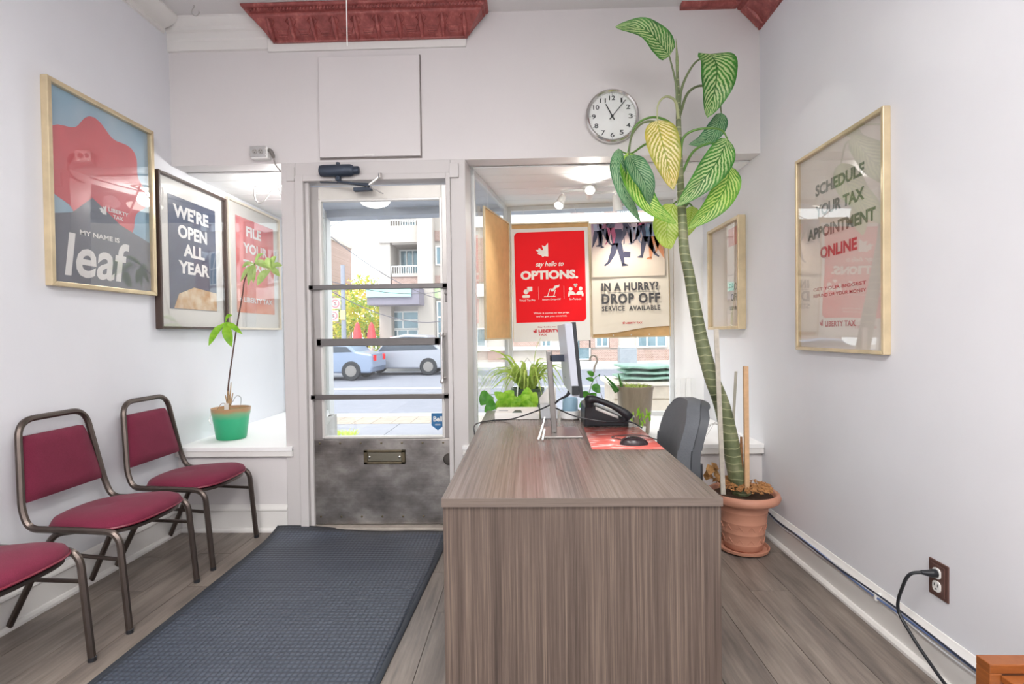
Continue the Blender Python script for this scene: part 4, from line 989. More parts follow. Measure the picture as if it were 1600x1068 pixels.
# desk phone
ph = thing('desk_phone', 'black corded desk phone with handset in its cradle', 'telephone', (.38, 2.68, .74))
base = [(.275, .741), (.278, .835), (.292, .850), (.315, .848), (.485, .772), (.492, .741)]
G().prism(base, 2.60, 2.80, lambda a, b, c: (a, c, b)).obj('base', M_black, ph, world=True, bevel=.004)
g = G().tube([(.285, 2.58, .866), (.300, 2.575, .876), (.34, 2.575, .872), (.42, 2.575, .838), (.47, 2.575, .806), (.490, 2.58, .785)], [.016, .019, .0125, .0125, .017, .019], 12, sub=5, flat=1.2)
g.tube([(.295, 2.58, .872), (.300, 2.59, .842)], [.02, .022], 12); g.tube([(.478, 2.58, .802), (.470, 2.59, .775)], [.018, .02], 12)
g.obj('handset', M_black, ph, world=True)
G().add([(.33, 2.598, .838), (.33, 2.598, .822), (.44, 2.598, .776), (.44, 2.598, .79)], [(0, 1, 2, 3)]).obj('label_strip', M_paper, ph, world=True, solid=.002)
g = G().prism([(.335, .841), (.46, .785), (.458, .782), (.333, .838)], 2.63, 2.78, lambda a, b, c: (a, c, b)); g.obj('keypad_panel', mat('phone_grey_panel', '8b8f94', .4), ph, world=True, smooth=False)
pts = []
for k in range(120):
    t_ = k/119; c_ = Vector((.49+.10*t_-.03*math.sin(t_*3), 2.57+.12*t_, .775-.02*t_+.015*math.sin(t_*PI))); c_.x = min(c_.x, .528); a = t_*2*PI*18
    pts.append(c_+Vector((0, .006*math.cos(a), .006*math.sin(a))))
G().tube(pts, .0018, 5).obj('coiled_cord', mat('grey_coil', 'a9a7a3', .5), ph, world=True)
# flat white box with green label, second box, blue jar
bx = thing('flat_box', 'flat white cardboard box with dark green label on the desk end', 'box', (-.06, 2.92, .74))
G().box(-.178, .060, 2.82, 3.05, .741, .776).obj('box_body', M_paper, bx, world=True, smooth=False, bevel=.003)
G().add([(-.085, 2.83, .7765), (-.03, 2.83, .7765), (-.04, 2.93, .7765), (-.07, 2.93, .7765)], [(0, 1, 2, 3)]).obj('label', mat('dark_green_label', '3f4f47', .5), bx, world=True, solid=.0006)
G().box(-.16, -.11, 2.90, 2.93, .7762, .7768).obj('print', mat('grey_print', 'a5a6ac', .6), bx, world=True, smooth=False)
b2 = thing('white_box', 'small pale grey box with raised slanted flap between flat box and monitor', 'box', (.11, 2.95, .74))
G().box(.068, .158, 2.84, 3.0, .741, .80).obj('box_body', mat('pale_grey_card', 'c9ccd0', .6, 0, .03), b2, world=True, smooth=False, bevel=.002)
G().add([(.066, 3.0, .80), (.160, 3.0, .80), (.160, 3.04, .885), (.125, 3.04, .90), (.066, 3.03, .83)], [(0, 1, 2, 3, 4)]).obj('flap', M_paper, b2, world=True, solid=.002)
jr = thing('blue_jar', 'pale blue glass jar in a white dish on the desk', 'jar', (.225, 2.84, .74))
G().lathe([(.001, 0), (.045, 0), (.052, .006), (.054, .045), (.050, .046), (.048, .008), (.001, .008)], (.0, 0, .001), 28).obj('dish', M_white, jr)
G().lathe([(.001, .010), (.038, .010), (.041, .02), (.041, .105), (.038, .112), (.036, .105), (.036, .02), (.001, .016)], (0, 0, 0), 28).obj('jar_body', mat('pale_blue_glass', '8fb0c4', .15, 0, .05), jr)

# ------------------------------------------------------------------ office chair (grey)
oc = thing('office_chair', 'grey fabric office chair with charcoal shell tucked behind the desk', 'chair', (.715, 2.42, 0), (0, 0, math.radians(-3)))
def ocb(u, v, off):
    a = (u-.5)*1.5; zz = .52+v*.375
    hw = .215*(1-.35*abs(2*v-1)**5); y = hw*math.sin(a)/math.sin(.75)
    x = -.02-.10*(math.cos(a)-1)*-1 + .03*math.sin((v)*PI)*-1 + .05*v
    return (x+off, y, zz-.03*(abs(u-.5)*2)**4*(v > .5))
g = G(); n = 14
def shell(off0, off1, ins, name, m):
    g = G(); f = lambda u, v: (ins+(1-2*ins)*u, ins+(1-2*ins)*v)
    g.grid(lambda u, v: ocb(*f(u, v), off0), n, n); g.grid(lambda u, v: ocb(*f(u, v), off1), n, n); k = (n+1)**2
    for i in range(n):
        for a_, b_ in ((i, i+1), (n*(n+1)+i, n*(n+1)+i+1), (i*(n+1), (i+1)*(n+1)), (i*(n+1)+n, (i+1)*(n+1)+n)): g.f.append((a_, b_, b_+k, a_+k))
    g.obj(name, m, oc, bevel=.006, angle=60)
shell(-.035, .02, 0, 'backrest', M_grey); shell(.02, .055, .03, 'back_shell', M_greydk)
G().lathe([(.001, .0), (.20, .0), (.225, .02), (.225, .05), (.20, .068), (.001, .075)], (-.20, 0, .42), 28).obj('seat', M_grey, oc)
G().tube([(-.16, 0, .40), (-.02, 0, .40), (.05, 0, .46), (.055, 0, .60)], .016, 10, sub=4).obj('back_bracket', M_black, oc)
G().tube([(-.20, 0, .10), (-.20, 0, .42)], .025, 14).obj('gas_column', M_black, oc)
for k in range(5):
    a = k*2*PI/5+.3; e = Vector((-.20+.26*math.cos(a), .26*math.sin(a), .07))
    o = G().bar((-.20, 0, .105), e, .04, .022).obj('base_arm', M_black, oc, bevel=.004)
    G().lathe([(.006, -.014), (.026, -.012), (.026, .012), (.006, .014)], e+Vector((0, 0, -.044)), 14, mp=lambda a_, b_, c_: (a_, c_, b_)).obj('caster', M_black, o)

# ------------------------------------------------------------------ plants on the window shelf behind the desk
M_sp = plainleaf('spider_leaf_green', '8fb04a', 'c8d878'); M_po = plainleaf('pothos_leaf', '6fb02a', 'b8de58', .45); M_pod = plainleaf('pothos_leaf_dark', '3d7a2a', '5fa040')
M_dpot = mat('dark_green_pot', '3e4f3a', .4); SH = .526
sp_ = thing('spider_plant', 'spider plant with long arching blades in a dark green hanging basket', 'potted plant', (.0, 3.78, SH))
G().lathe([(.001, 0), (.075, 0), (.085, .02), (.112, .255), (.118, .262), (.118, .285), (.108, .285), (.104, .255), (.001, .245)], (0, 0, .001), 32).obj('pot', M_dpot, sp_)
for k in range(3):
    a = k*2*PI/3+.5
    G().tube([(.115*math.cos(a), .115*math.sin(a), .28), (.06*math.cos(a), .06*math.sin(a), .42), (.0, 0, .50)], .0015, 5).obj('hanger_wire', M_chrome, sp_)
rn = random.Random(11)
for k in range(84):
    a = rn.uniform(0, 2*PI); L_ = rn.uniform(.18, .34); lean = rn.uniform(.25, 1.1)
    d = Vector((math.cos(a), math.sin(a)*.8, 0)); b0 = d*.03+Vector((0, 0, .25))
    p1_ = b0+d*L_*.3*lean+Vector((0, 0, L_*.5)); p2_ = b0+d*L_*.75*lean+Vector((0, 0, L_*(.72-.2*lean))); p3_ = b0+d*L_*1.15*lean+Vector((0, 0, L_*(.62-.65*lean)))
    leaf_grid([b0, p1_, p2_, p3_], .014, (d.x*.5, -.3, 1), .25, 0, 2, 9, prof=lambda t: (1-t**3)**.8*.9+.1 if t < 1 else .02).obj('leaf', M_sp, sp_)
for e in ((762, 545, -.02), (765, 590, 0), (768, 608, 0), (845, 527, .02), (856, 600, 0), (776, 560, 0), (783, 553, .05), (850, 560, .02)):
    q = pt(e[0], e[1], y=3.72+e[2])-Vector((.0, 3.78, SH)); b0 = Vector((.02*(1 if e[0] > 820 else -1), 0, .26)); m_ = (b0+q)/2+Vector((0, 0, .09))
    leaf_grid([b0, m_, q], .016 if e[0] != 845 else .005, (0, -1, .6), .25, 0, 2, 10, prof=lambda t: (1-t**3)**.8*.9+.1 if t < 1 else .02).obj('leaf', M_sp, sp_)
def heart(t): return (math.sin(PI*min(1, (t*.96+.04)**.55))**.7) if t < 1 else 0
pth = thing('pothos', 'bright green pothos with broad heart leaves behind the flat white box', 'potted plant', (-.04, 3.47, SH))
G().lathe([(.001, 0), (.07, 0), (.09, .20), (.094, .205), (.094, .22), (.086, .22), (.082, .20), (.001, .20)], (0, 0, .001), 28).obj('pot', M_white, pth)
base = Vector((-.04, 3.47, SH+.205))
for (bu, bv, tu, tv, w_, yy_, m_) in ((797, 634, 772, 612, .085, 3.36, M_po), (800, 634, 780, 616, .12, 3.42, M_po), (793, 640, 815, 622, .10, 3.33, M_po), (806, 636, 792, 622, .10, 3.36, M_po), (812, 636, 830, 618, .11, 3.36, M_po), (825, 632, 824, 604, .10, 3.43, M_po), (828, 634, 838, 612, .09, 3.38, M_po), (820, 640, 833, 630, .09, 3.3, M_po), (785, 640, 776, 626, .08, 3.33, M_po), (762, 622, 749, 630, .0, 0, None), (765, 616, 751, 633, .095, 3.40, M_pod), (774, 630, 757, 644, .07, 3.36, M_pod), (808, 642, 800, 628, .08, 3.30, M_po), (789, 628, 803, 610, .09, 3.40, M_po)):
    if not m_: continue
    a = pt(bu, bv, y=yy_); b = pt(tu, tv, y=yy_-.03)
    o = leaf_grid([a, (a+b)/2+Vector((0, -.012, .008)), b], w_, (rn.uniform(-.2, .2), -1, .45), .12, .05, 6, 12, prof=heart).obj('leaf', m_, pth, world=True)
    G().tube([base+Vector((0, 0, -.01)), (base+a)/2+Vector((0, 0, .03)), a], .002, 6, sub=4).obj('petiole', M_pet, o, world=True)
o = stake('plant_stick', 'thin white stick standing in the pothos pot', pt(807, 640, y=3.40), pt(809, 603, y=3.40), .006, .006, M_white)
# hoya with hanger hook
hy = thing('hanging_hoya', 'small round-leaved plant in a pot with an upright wire hanger hook', 'potted plant', (.41, 3.42, SH))
G().lathe([(.001, 0), (.055, 0), (.075, .14), (.08, .145), (.08, .165), (.072, .165), (.07, .14), (.001, .14)], (0, 0, .001), 26).obj('pot', mat('clay_grey_pot', '9aa08c', .5), hy)
hk = P3([(921, 562, 3.42), (924, 556, 3.42), (930, 556, 3.42), (933, 563, 3.42), (929, 573, 3.42), (928, 582, 3.42)])
G().tube(hk, .006, 8, sub=5).obj('hook', mat('hook_grey_plastic', 'a39a90', .5), hy, world=True)
for u in (913, 945): G().tube([hk[-1], pt(u, 632, y=3.42)], .0015, 5).obj('hanger_wire', M_chrome, hy, world=True)
G().tube(P3([(926, 640, 3.42), (921, 615, 3.40), (928, 592, 3.40), (937, 585, 3.40)]), .0025, 6, sub=5).obj('stem', M_pet, hy, world=True)
for (bu, bv, tu, tv, w_) in ((928, 586, 917, 580, .035), (928, 593, 915, 591, .03), (927, 600, 937, 614, .055), (920, 620, 909, 612, .05), (922, 622, 932, 614, .05), (916, 628, 905, 636, .05), (925, 628, 915, 634, .04), (937, 587, 936, 584, .02)):
    a = pt(bu, bv, y=3.40); b = pt(tu, tv, y=3.37); leaf_grid([a, (a+b)/2+Vector((0, -.004, 0)), b], w_, (0, -1, .3), .08, 0, 4, 8).obj('leaf', M_pod, hy, world=True)
# big grey-brown planter with aloe
pla = thing('aloe_planter', 'large taupe tapered planter with aloe and grass on window shelf', 'potted plant', (.708, 3.53, SH))
G().lathe([(.001, 0), (.085, 0), (.092, .01), (.117, .29), (.121, .30), (.121, .315), (.112, .315), (.108, .29), (.001, .285)], (0, 0, .001), 36).obj('planter', streak('taupe_ceramic', [(.35, '7d705f'), (.65, '9c8f7d')], (12, 12, 2), .4), pla)
rn = random.Random(5)
for (bu, bv, tu, tv, w_) in ((966, 606, 944, 586, .020), (972, 606, 966, 583, .020), (962, 608, 950, 597, .014), (970, 607, 973, 597, .012)):
    a = pt(bu, bv, y=3.5); b = pt(tu, tv, y=3.48); leaf_grid([a-Vector((0, 0, .02)), (a+b)/2+Vector((.0, 0, -.006)), b], w_, (0, -1, .2), .5, 0, 4, 8, prof=lambda t: 1-t**1.6).obj('leaf', plainleaf('aloe_leaf', '3f7a3a', '6a9a50', .1), pla, world=True, solid=.004)
g = G(); g.uv = []
for k in range(120):
    a = rn.uniform(0, 2*PI); r = rn.uniform(0, .10); b0 = Vector((r*math.cos(a), r*math.sin(a), .285)); e = b0+Vector((rn.uniform(-.06, .06), rn.uniform(-.06, .06), rn.uniform(.01, .05)))
    leaf_grid([b0, (b0+e)/2+Vector((0, 0, .012)), e], .008, (0, -.4, 1), .2, 0, 1, 3, g=g)
g.obj('ground_cover', M_sp, pla, kind='stuff')
g2 = thing('small_succulent', 'tiny pale green trailing succulent in front of the taupe planter', 'potted plant', (.70, 3.34, SH))
G().lathe([(.001, 0), (.028, 0), (.036, .08), (.034, .08), (.001, .072)], (0, 0, .001), 20).obj('pot', M_white, g2)
for k in range(16):
    e = pt(rn.uniform(985, 1020), rn.uniform(640, 662), y=3.31); b0 = Vector((.70, 3.34, SH+.075))
    leaf_grid([e-Vector((rn.uniform(-.012, .012), 0, .02)), e, e+Vector((rn.uniform(-.015, .015), -.01, .022))], .012, (0, -1, .3), .2, 0, 2, 5).obj('leaf', M_po, g2, world=True)
    if k % 4 == 0: G().tube([b0, (b0+e)/2+Vector((0, 0, .02)), e], .0018, 5, sub=3).obj('stem', M_pet, g2, world=True)

# ------------------------------------------------------------------ money tree in the green bucket (left shelf)
by = 3.47; bp = pt(362, 686, y=by); bxp = bp.x
mtz = SH
mtp = thing('money_tree', 'spindly money tree seedling in a green pot with wire handle on left shelf', 'potted plant', (bxp, by, mtz))
t = NT('green_pot_brown_rim'); sz = t.n('ShaderNodeSeparateXYZ'); t.l(t.n('ShaderNodeTexCoord').outputs['Object'], sz.inputs[0])
hh = t.math('ADD', sz.outputs[2], t.math('MULTIPLY', t.noise(t.pos(), 14, 3), .03)); t.color(t.ramp(t.math('MULTIPLY', hh, 4), [(.0, '1f9a6a'), (.60, '2fae7e'), (.74, '7fae84'), (.82, 'b58f68')])); t.set(.35)
G().lathe([(.001, 0), (.086, 0), (.092, .008), (.112, .155), (.116, .165), (.120, .205), (.114, .205), (.106, .165), (.001, .16)], (0, 0, .001), 36).obj('pot', t.m, mtp)
G().lathe([(.001, .170), (.10, .172), (.108, .165)], seg=20, cap=False).obj('soil', mat('dry_light_soil', 'a98a68', .95, 0, .3, 60, .5), mtp)
G().tube([(-.122, 0, .17), (-.135, -.02, .14), (-.128, -.03, .11), (-.118, -.03, .10)], .002, 6, sub=4).obj('wire_handle', M_chrome, mtp)
G().tube([(-.08, -.03, .19), (-.03, -.05, .24), (.02, -.04, .235), (.055, -.03, .285), (.08, -.02, .27), (.07, -.02, .20)], .002, 6, sub=5).obj('wire_handle', M_chrome, mtp)
tk = P3([(358, 640, by), (357, 625, by), (357, 600, by), (364, 550, by), (370, 510, by), (379, 460, by), (383, 435, by-.02), (398, 412, by-.04)])
G().tube(tk, [.011, .008, .005, .0045, .0045, .004, .004, .003], 8, sub=6).obj('stem', mat('dark_twig', '5a4038', .7, 0, .2, 30), mtp, world=True)
for u, l_, v1 in ((356, .05, 618), (361, .06, 605), (352, .04, 625), (364, .05, 622)):
    a = pt(358, 642, y=by-.01); b = pt(u, v1-8, y=by-.02); G().tube([a, b], [.008, .003], 6).obj('dry_sheath', mat('dry_husk', 'b89a74', .9, 0, .25, 50), mtp, world=True, smooth=False)
o = G().box(-.014, .014, -.055, -.052, .16, .24).obj('plant_tag', M_paper, mtp, smooth=False)
M_mt = plainleaf('money_tree_leaf', '6fb02a', 'a0d040', .45); M_mtp = plainleaf('money_tree_leaf_pale', '9cba62', 'c0d492', .45)
for cu, cv, cy2, tips, m_ in (((352), 503, by-.03, ((326, 540, .050), (362, 542, .062), (379, 522, .035), (363, 492, .03)), M_mt), (398, 412, by-.04, ((376, 440, .03), (388, 446, .035), (396, 442, .04), (378, 418, .03), (412, 396, .03)), M_mtp), (424, 420, by-.05, ((402, 446, .055), (437, 432, .04), (441, 415, .04), (418, 402, .045), (397, 410, .05), (432, 400, .04)), M_mtp)):
    cpt = pt(cu, cv, y=cy2)
    G().tube([tk[4] if cu == 352 else tk[-1], (cpt+(tk[4] if cu == 352 else tk[-1]))/2+Vector((0, 0, .01)), cpt], .0022, 6, sub=3).obj('petiole', M_pet, mtp, world=True)
    for tu, tv, w_ in tips:
        e = pt(tu, tv, y=cy2-.04); leaf_grid([cpt, (cpt+e)/2+Vector((0, -.01, .012)), e], w_, (.1, -1, .4), .15, .03, 4, 10, prof=lambda t: math.sin(PI*min(1, t**1.1))**.9 if 0 < t < 1 else 0).obj('leaflet', m_, mtp, world=True)

# ------------------------------------------------------------------ corkboards and hung posters in the right bay
M_cork = mat('tan_hardboard', 'dcb27a', .7, 0, .08, 14)
def board(name, label, c, rz, w_, h_, tip=0):
    t = thing(name, label, 'board', c, (0, tip, rz)); G().box(-w_/2+.008, w_/2-.008, -.006, 0, .008, h_-.008).obj('backing', M_cork, t, smooth=False)
    for q_ in ((-w_/2, -w_/2+.01, 0, h_), (w_/2-.01, w_/2, 0, h_), (-w_/2+.01, w_/2-.01, 0, .01), (-w_/2+.01, w_/2-.01, h_-.01, h_)):
        G().box(q_[0], q_[1], -.016, .002, q_[2], q_[3]).obj('frame_rail', M_gold, t, smooth=False, bevel=.002)
    return t
YP = 4.20
c1_ = pt(862, 535, y=YP)
bd1 = board('poster_board', 'tan poster board hanging behind the red OPTIONS poster in bay', (c1_.x+.005, YP, 1.16), 0, .615, .905, math.radians(-.6))
for x in (-.22, .22): G().tube([(x, .0, .90), (x*.9, -.0, 1.03+.0)], .0012, 5).obj('hanging_string', M_white, bd1)
# red OPTIONS poster : local frame x right, z up, reader at -y
op = thing('options_poster', 'red and white OPTIONS poster hanging in right window bay', 'poster', (c1_.x+.003, YP-.022, 1.135), (0, math.radians(-.8), 0))
W, H = .60, .885
ps = G().box(-W/2, W/2, -.001, 0, 0, H).obj('sheet', M_paper, op, smooth=False)
M_red = mat('poster_bright_red', 'f0141e', .6, 0, .02, spec=.2); RED = M_red
RY = -.0022
rp = rrect(-W/2+.025, W/2-.03, .135, H-.03, .001, 2)
n_ = []
x0_, x1_, z0_, z1_, r_ = -W/2+.022, W/2-.028, .15, H-.028, .035
n_ += [(x1_, z1_)]
n_ += [(x0_+r_+r_*math.cos(math.radians(a)), z1_-r_+r_*math.sin(math.radians(a))) for a in range(90, 181, 15)]
n_ += [(x0_, z0_)]
n_ += [(x1_-r_+r_*math.cos(math.radians(a)), z0_+r_+r_*math.sin(math.radians(a))) for a in range(-90, 1, 15)]
G().add([(a, RY, b) for a, b in n_], [tuple(range(len(n_)))]).obj('red_field', RED, op, smooth=False)
TY = -.003
INKW = mat('poster_warm_white_ink', 'f3ece4', .5)
mark(op, INKW, -.048, .70, .068, TY)
line(op, INKW, 'say hello to', -.115, .105, .575, .625, TY, bold=.02, shear=.35); line(op, INKW, 'OPTIONS.', -.235, .215, .485, .555, TY, bold=.05)
for s_, a, b in (('Virtual Tax Pro', -.25, -.125), ('Secure Drop-Off', -.07, .075), ('In-Person', .145, .235)): line(op, INKW, s_, a, b, .318, .334, TY, bold=.01)
line(op, INKW, 'When it comes to tax prep,', -.14, .14, .212, .230, TY, bold=.01); line(op, INKW, "we've got you covered.", -.12, .12, .186, .204, TY, bold=.01)
for x in (-.097, .102): G().box(x-.0006, x+.0006, TY, TY+.0005, .33, .43).obj('divider', INKW, op, smooth=False)
def icon(parts_, nm='icon'):
    g = G(); 
    for q_ in parts_: g.add([(a, TY, b) for a, b in q_], [tuple(range(len(q_)))])
    return g
def circ(cx, cz, r, n=16, rz=None): return [(cx+r*math.cos(2*PI*k/n), cz+(rz or r)*math.sin(2*PI*k/n)) for k in range(n)]
icon([circ(-.195, .392, .019), rrect(-.225, -.165, .345, .366, .009), rrect(-.185, -.145, .395, .43, .005), [(-.175, .398), (-.16, .398), (-.182, .385)]]).obj('icon', INKW, op, smooth=False, kind='stuff')
g = G()
for q_ in ([(-.055, .347), (.035, .347), (.035, .353), (-.055, .353)], [(-.03, .353), (-.024, .353), (-.005, .41), (-.011, .41)], [(-.01, .405), (.02, .405), (.02, .411), (-.008, .411)], [(.018, .353), (.024, .353), (.038, .40), (.032, .40)], [(-.002, .40), (.02, .415), (.03, .433), (.07, .44), (.062, .42), (.04, .415), (.02, .39), (.005, .388)]): g.add([(a, TY, b) for a, b in q_], [tuple(range(len(q_)))])
g.obj('icon', INKW, op, smooth=False, kind='stuff')
g = G()
for q_ in (circ(.155, .405, .015), circ(.232, .405, .015), circ(.187, .436, .009), circ(.2, .436, .009), [(.178, .433), (.209, .433), (.1935, .415)], [(.135, .345), (.145, .345), (.150, .36), (.175, .356), (.195, .358), (.192, .368), (.175, .385), (.14, .388), (.132, .36)], [(.252, .345), (.242, .345), (.237, .36), (.212, .356), (.195, .360), (.198, .370), (.212, .385), (.247, .388), (.255, .36)]): g.add([(a, TY, b) for a, b in q_], [tuple(range(len(q_)))])
g.obj('icon', INKW, op, smooth=False, kind='stuff')
line(op, mat('poster_red_ink', 'b8434a', .5), 'Say hello to', -.11, .03, .105, .12, TY, bold=.01); LIBR = mat('poster_logo_red', 'cc2f35', .5)
line(op, LIBR, 'LIBERTY', -.105, .06, .07, .094, TY, bold=.05); mark(op, LIBR, -.13, .08, .022, TY)
line(op, LIBR, 'TAX', -.105, -.04, .045, .06, TY, bold=.03)
# second board and poster
c2_ = pt(986, 527, y=YP)
bd2 = board('poster_board', 'tan poster board behind the DROP OFF poster, its lower edge showing', (c2_.x, YP-.005, c2_.z), 0, .615, .90, math.radians(-.8))
g = G()
for x in (-.14, 0, .14): g.lathe([(.006, 0), (.005, .003), (.001, .004)], (x, -.017, .022), 8, mp=fy) if False else g.box(x-.004, x+.004, -.009, -.006, .018, .026)
g.obj('pins', M_white, bd2, kind='stuff')
dp = thing('drop_off_poster', 'cream poster of walking crowd with words IN A HURRY? DROP OFF', 'poster', (c2_.x-.003, YP-.028, c2_.z), (0, math.radians(-.8), 0))
W, H = .595, .895; zb = lambda x: .03+.055*(.5+.5*math.tanh((x+.02)*6))
cols = 24; vs = []
for i in range(cols+1):
    x = -W/2+W*i/cols; vs += [(x, -.002-.012*math.sin(i/cols*PI)**2, zb(x)), (x, 0, H)]
sh_ = G().add(vs, [(2*i, 2*i+2, 2*i+3, 2*i+1) for i in range(cols)]).obj('sheet', mat('poster_cream_paper', 'e6dccb', .6, 0, .02), dp)
TY = -.0165
def pl2(name, m, polys, par=dp, off=0):
    for q_ in polys: G().add([(a, TY-off, b) for a, b in q_], [tuple(range(len(q_)))]).obj(name, m, par, smooth=False)
t = NT('print_pavement'); sz = t.n('ShaderNodeSeparateXYZ'); t.l(t.n('ShaderNodeTexCoord').outputs['Object'], sz.inputs[0])
zz = t.math('ADD', sz.outputs[2], t.math('MULTIPLY', t.noise(t.pos((8, 1, 8)), 2, 3), .10)); t.color(t.ramp(zz, [(.62, 'd9cab9'), (.80, 'c9b4ae'), (.90, 'a58a9c'), (.97, '8f6f88')])); t.set(.6, 0, .2); M_pp = t.m
ph_ = G().add([(-W/2+.004, TY+.001, .475), (W/2-.03, TY+.001, .475), (W/2-.03, TY+.001, H-.006), (-W/2+.004, TY+.001, H-.006)], [(0, 1, 2, 3)]).obj('photo_print', M_pp, dp, smooth=False)
rn = random.Random(21)
pc = [mat('print_'+c_, c_, .6, 0, .1, 10) for c_ in ('3b3b52', '4a4a5c', '7a4a63', '5c7a94', 'cf8a62', 'b9a9b4', 'a24d6c', '8f93a8')]
def walker(cx, z0, h_, m1, m2, dirn=1, stride=.5):
    """flat printed walking figure, cropped by the top edge of the print"""
    S_ = h_; ZM = H-.008; q = lambda *a: [(max(-W/2+.006, min(W/2-.032, cx+x*S_*dirn)), min(ZM, z0+z*S_)) for x, z in a]
    k = stride*2
    if z0+.5*S_ < ZM:
        pl2('printed_figure', m1, [q((-.09, .47), (.0, .45), (.10, .48), (.13, .62), (.12, .80), (-.12, .80), (-.12, .60))])
        pl2('printed_figure', m1, [q((.10, .76), (.16, .62), (.22*k, .46), (.26*k, .49), (.17, .76))], off=.0002)
    pl2('printed_figure', m2, [q((-.10, .50), (.04, .50), (-.02, .28), (-.24*k, .075), (-.31*k, .10), (-.14, .30)), q((-.03, .50), (.11, .50), (.15, .28), (.24*k, .045), (.16*k, .03), (.04, .27)), q((.15*k, .0), (.36*k, .01), (.35*k, .035), (.24*k, .06), (.16*k, .05)), q((-.31*k, .10), (-.42*k, .04), (-.40*k, .005), (-.24*k, .075))], off=.0004)
walker(-.245, .70, .27, pc[7], pc[0], 1, .25); walker(-.20, .71, .28, pc[2], pc[0], -1, .3); walker(-.02, .73, .26, pc[0], pc[1], 1, .3); walker(.04, .72, .27, pc[5], pc[7], -1, .25); walker(-.145, .72, .27, pc[1], pc[6], 1, .2); walker(.09, .74, .25, pc[6], pc[0], 1, .3)
walker(.135, .615, .33, pc[3], pc[1], -1, .33); walker(.20, .60, .36, pc[7], pc[4], -1, .28); walker(.24, .64, .32, pc[5], pc[4], 1, .2); walker(-.10, .555, .36, pc[0], pc[0], 1, .33)
pl2('printed_bag', pc[0], [[(-.05, .625), (.0, .62), (.005, .665), (-.045, .67)]], off=.0005)
INKD = mat('poster_dark_ink', '4b4a4c', .5)
line(dp, INKD, 'IN A HURRY?', -.225, .215, .365, .43, TY, bold=.04, spacing=1.1); line(dp, INKD, 'DROP OFF', -.225, .225, .265, .345, TY, bold=.04, spacing=1.15); line(dp, INKD, 'SERVICE  AVAILABLE', -.225, .225, .21, .248, TY, bold=.03, spacing=1.15)
G().box(-.22, .2, TY, TY+.0004, .352, .354).obj('rule', INKD, dp, smooth=False)
line(dp, LIBR, 'LIBERTY TAX', -.045, .085, .107, .121, TY, bold=.03); mark(dp, LIBR, -.06, .115, .013, TY)
# side board against the side glass
a = pt(753, 531, y=3.60); b = pt(797, 529, y=4.20)
A_ = Vector((-.285, 3.60)); B_ = Vector((-.135, 4.17)); ang = math.atan2(B_.y-A_.y, B_.x-A_.x)
mid_ = (A_+B_)/2
sb = thing('poster_board', 'blank tan board hanging side-on against the bay side glass', 'board', (mid_.x, mid_.y, 1.155), (0, 0, ang))
wl = (B_-A_).length
G().box(-wl/2+.01, wl/2-.01, -.004, .003, .01, .90).obj('backing', M_cork, sb, smooth=False)
for q_ in ((-wl/2, -wl/2+.012, 0, .91), (wl/2-.012, wl/2, 0, .91), (-wl/2+.012, wl/2-.012, 0, .012), (-wl/2+.012, wl/2-.012, .898, .91)): G().box(q_[0], q_[1], -.010, .006, q_[2], q_[3]).obj('frame_rail', M_gold, sb, smooth=False, bevel=.002)
for x in (-.2, .2): G().tube([(x, 0, .90), (x, 0, 1.09)], .0012, 5).obj('hanging_string', M_white, sb)

# ------------------------------------------------------------------ spot light cluster on the bay ceiling
sl = thing('spot_light', 'white three-headed spot light fixture on the right bay ceiling', 'ceiling light', (.46, 3.86, HZ-.006))
G().lathe([(.06, 0), (.06, -.018), (.052, -.022)], seg=24).obj('canopy', M_white, sl)
G().tube([(-.20, 0, -.03), (-.10, -.04, -.032), (0, 0, -.03), (.10, .04, -.032), (.20, 0, -.03)], .011, 10, sub=5).obj('curved_bar', M_white, sl)
for hx_, hy_, d in ((-.19, 0, (-.35, -.6, -.75)), (.0, .0, (-.05, -.85, .18)), (.19, 0, (.2, .2, -1))):
    dv = Vector(d).normalized(); p0 = Vector((hx_, hy_, -.04)); p1__ = p0+Vector((0, 0, -.03)); o_ = p1__+dv*.09
    e1 = dv.orthogonal().normalized(); e2 = dv.cross(e1)
    G().tube([p0, p1__], .006, 8).obj('swivel', M_white, sl)
    hd = G().lathe([(.018, -.012), (.026, 0), (.034, .085), (.036, .10), (.031, .10), (.030, .09)], seg=20, mp=lambda a_, b_, c_: tuple(p1__+e1*a_+e2*b_+dv*c_), cap=False).obj('head', M_white, sl)
    G().lathe([(.001, .093), (.030, .093)], seg=20, mp=lambda a_, b_, c_: tuple(p1__+e1*a_+e2*b_+dv*c_), cap=False).obj('bulb', M_spot, hd)
    ld = bpy.data.lights.new('spot_lamp', 'SPOT'); ld.energy = 22; ld.spot_size = 1.9; ld.spot_blend = .8; ld.shadow_soft_size = .03; ld.color = (1, .96, .88)
    lo = bpy.data.objects.new('spot_lamp', ld); COL.objects.link(lo); lo.location = Vector((.46, 3.86, HZ-.006))+p1__+dv*.11; lo.rotation_euler = dv.to_track_quat('-Z', 'Y').to_euler()
ph0 = thing('white_louvre_panel', 'folded white plastic louvre panel standing at right end of window', 'panel', (1.23, 4.17, SH))
for k in range(4): G().box(-.08+k*.04, -.045+k*.04, -.02+(k % 2)*.014, -.008+(k % 2)*.014, 0.001, .31).obj('slat', M_white, ph0, smooth=False, bevel=.002)
lv = thing('wire_netting', 'small tangle of thin white wire on the right window shelf', 'wire', (1.2, 3.5, SH))
for k in range(5):
    G().tube([(-.15+.02*k, -.1, .004), (-.05+.03*k, .02*k, .03+.012*k), (.05+.02*k, .1-.03*k, .05), (.15, .05*k-.1, .004)], .0013, 5, sub=5).obj('wire', mat('wire_grey', 'b7b4b2', .5), lv)

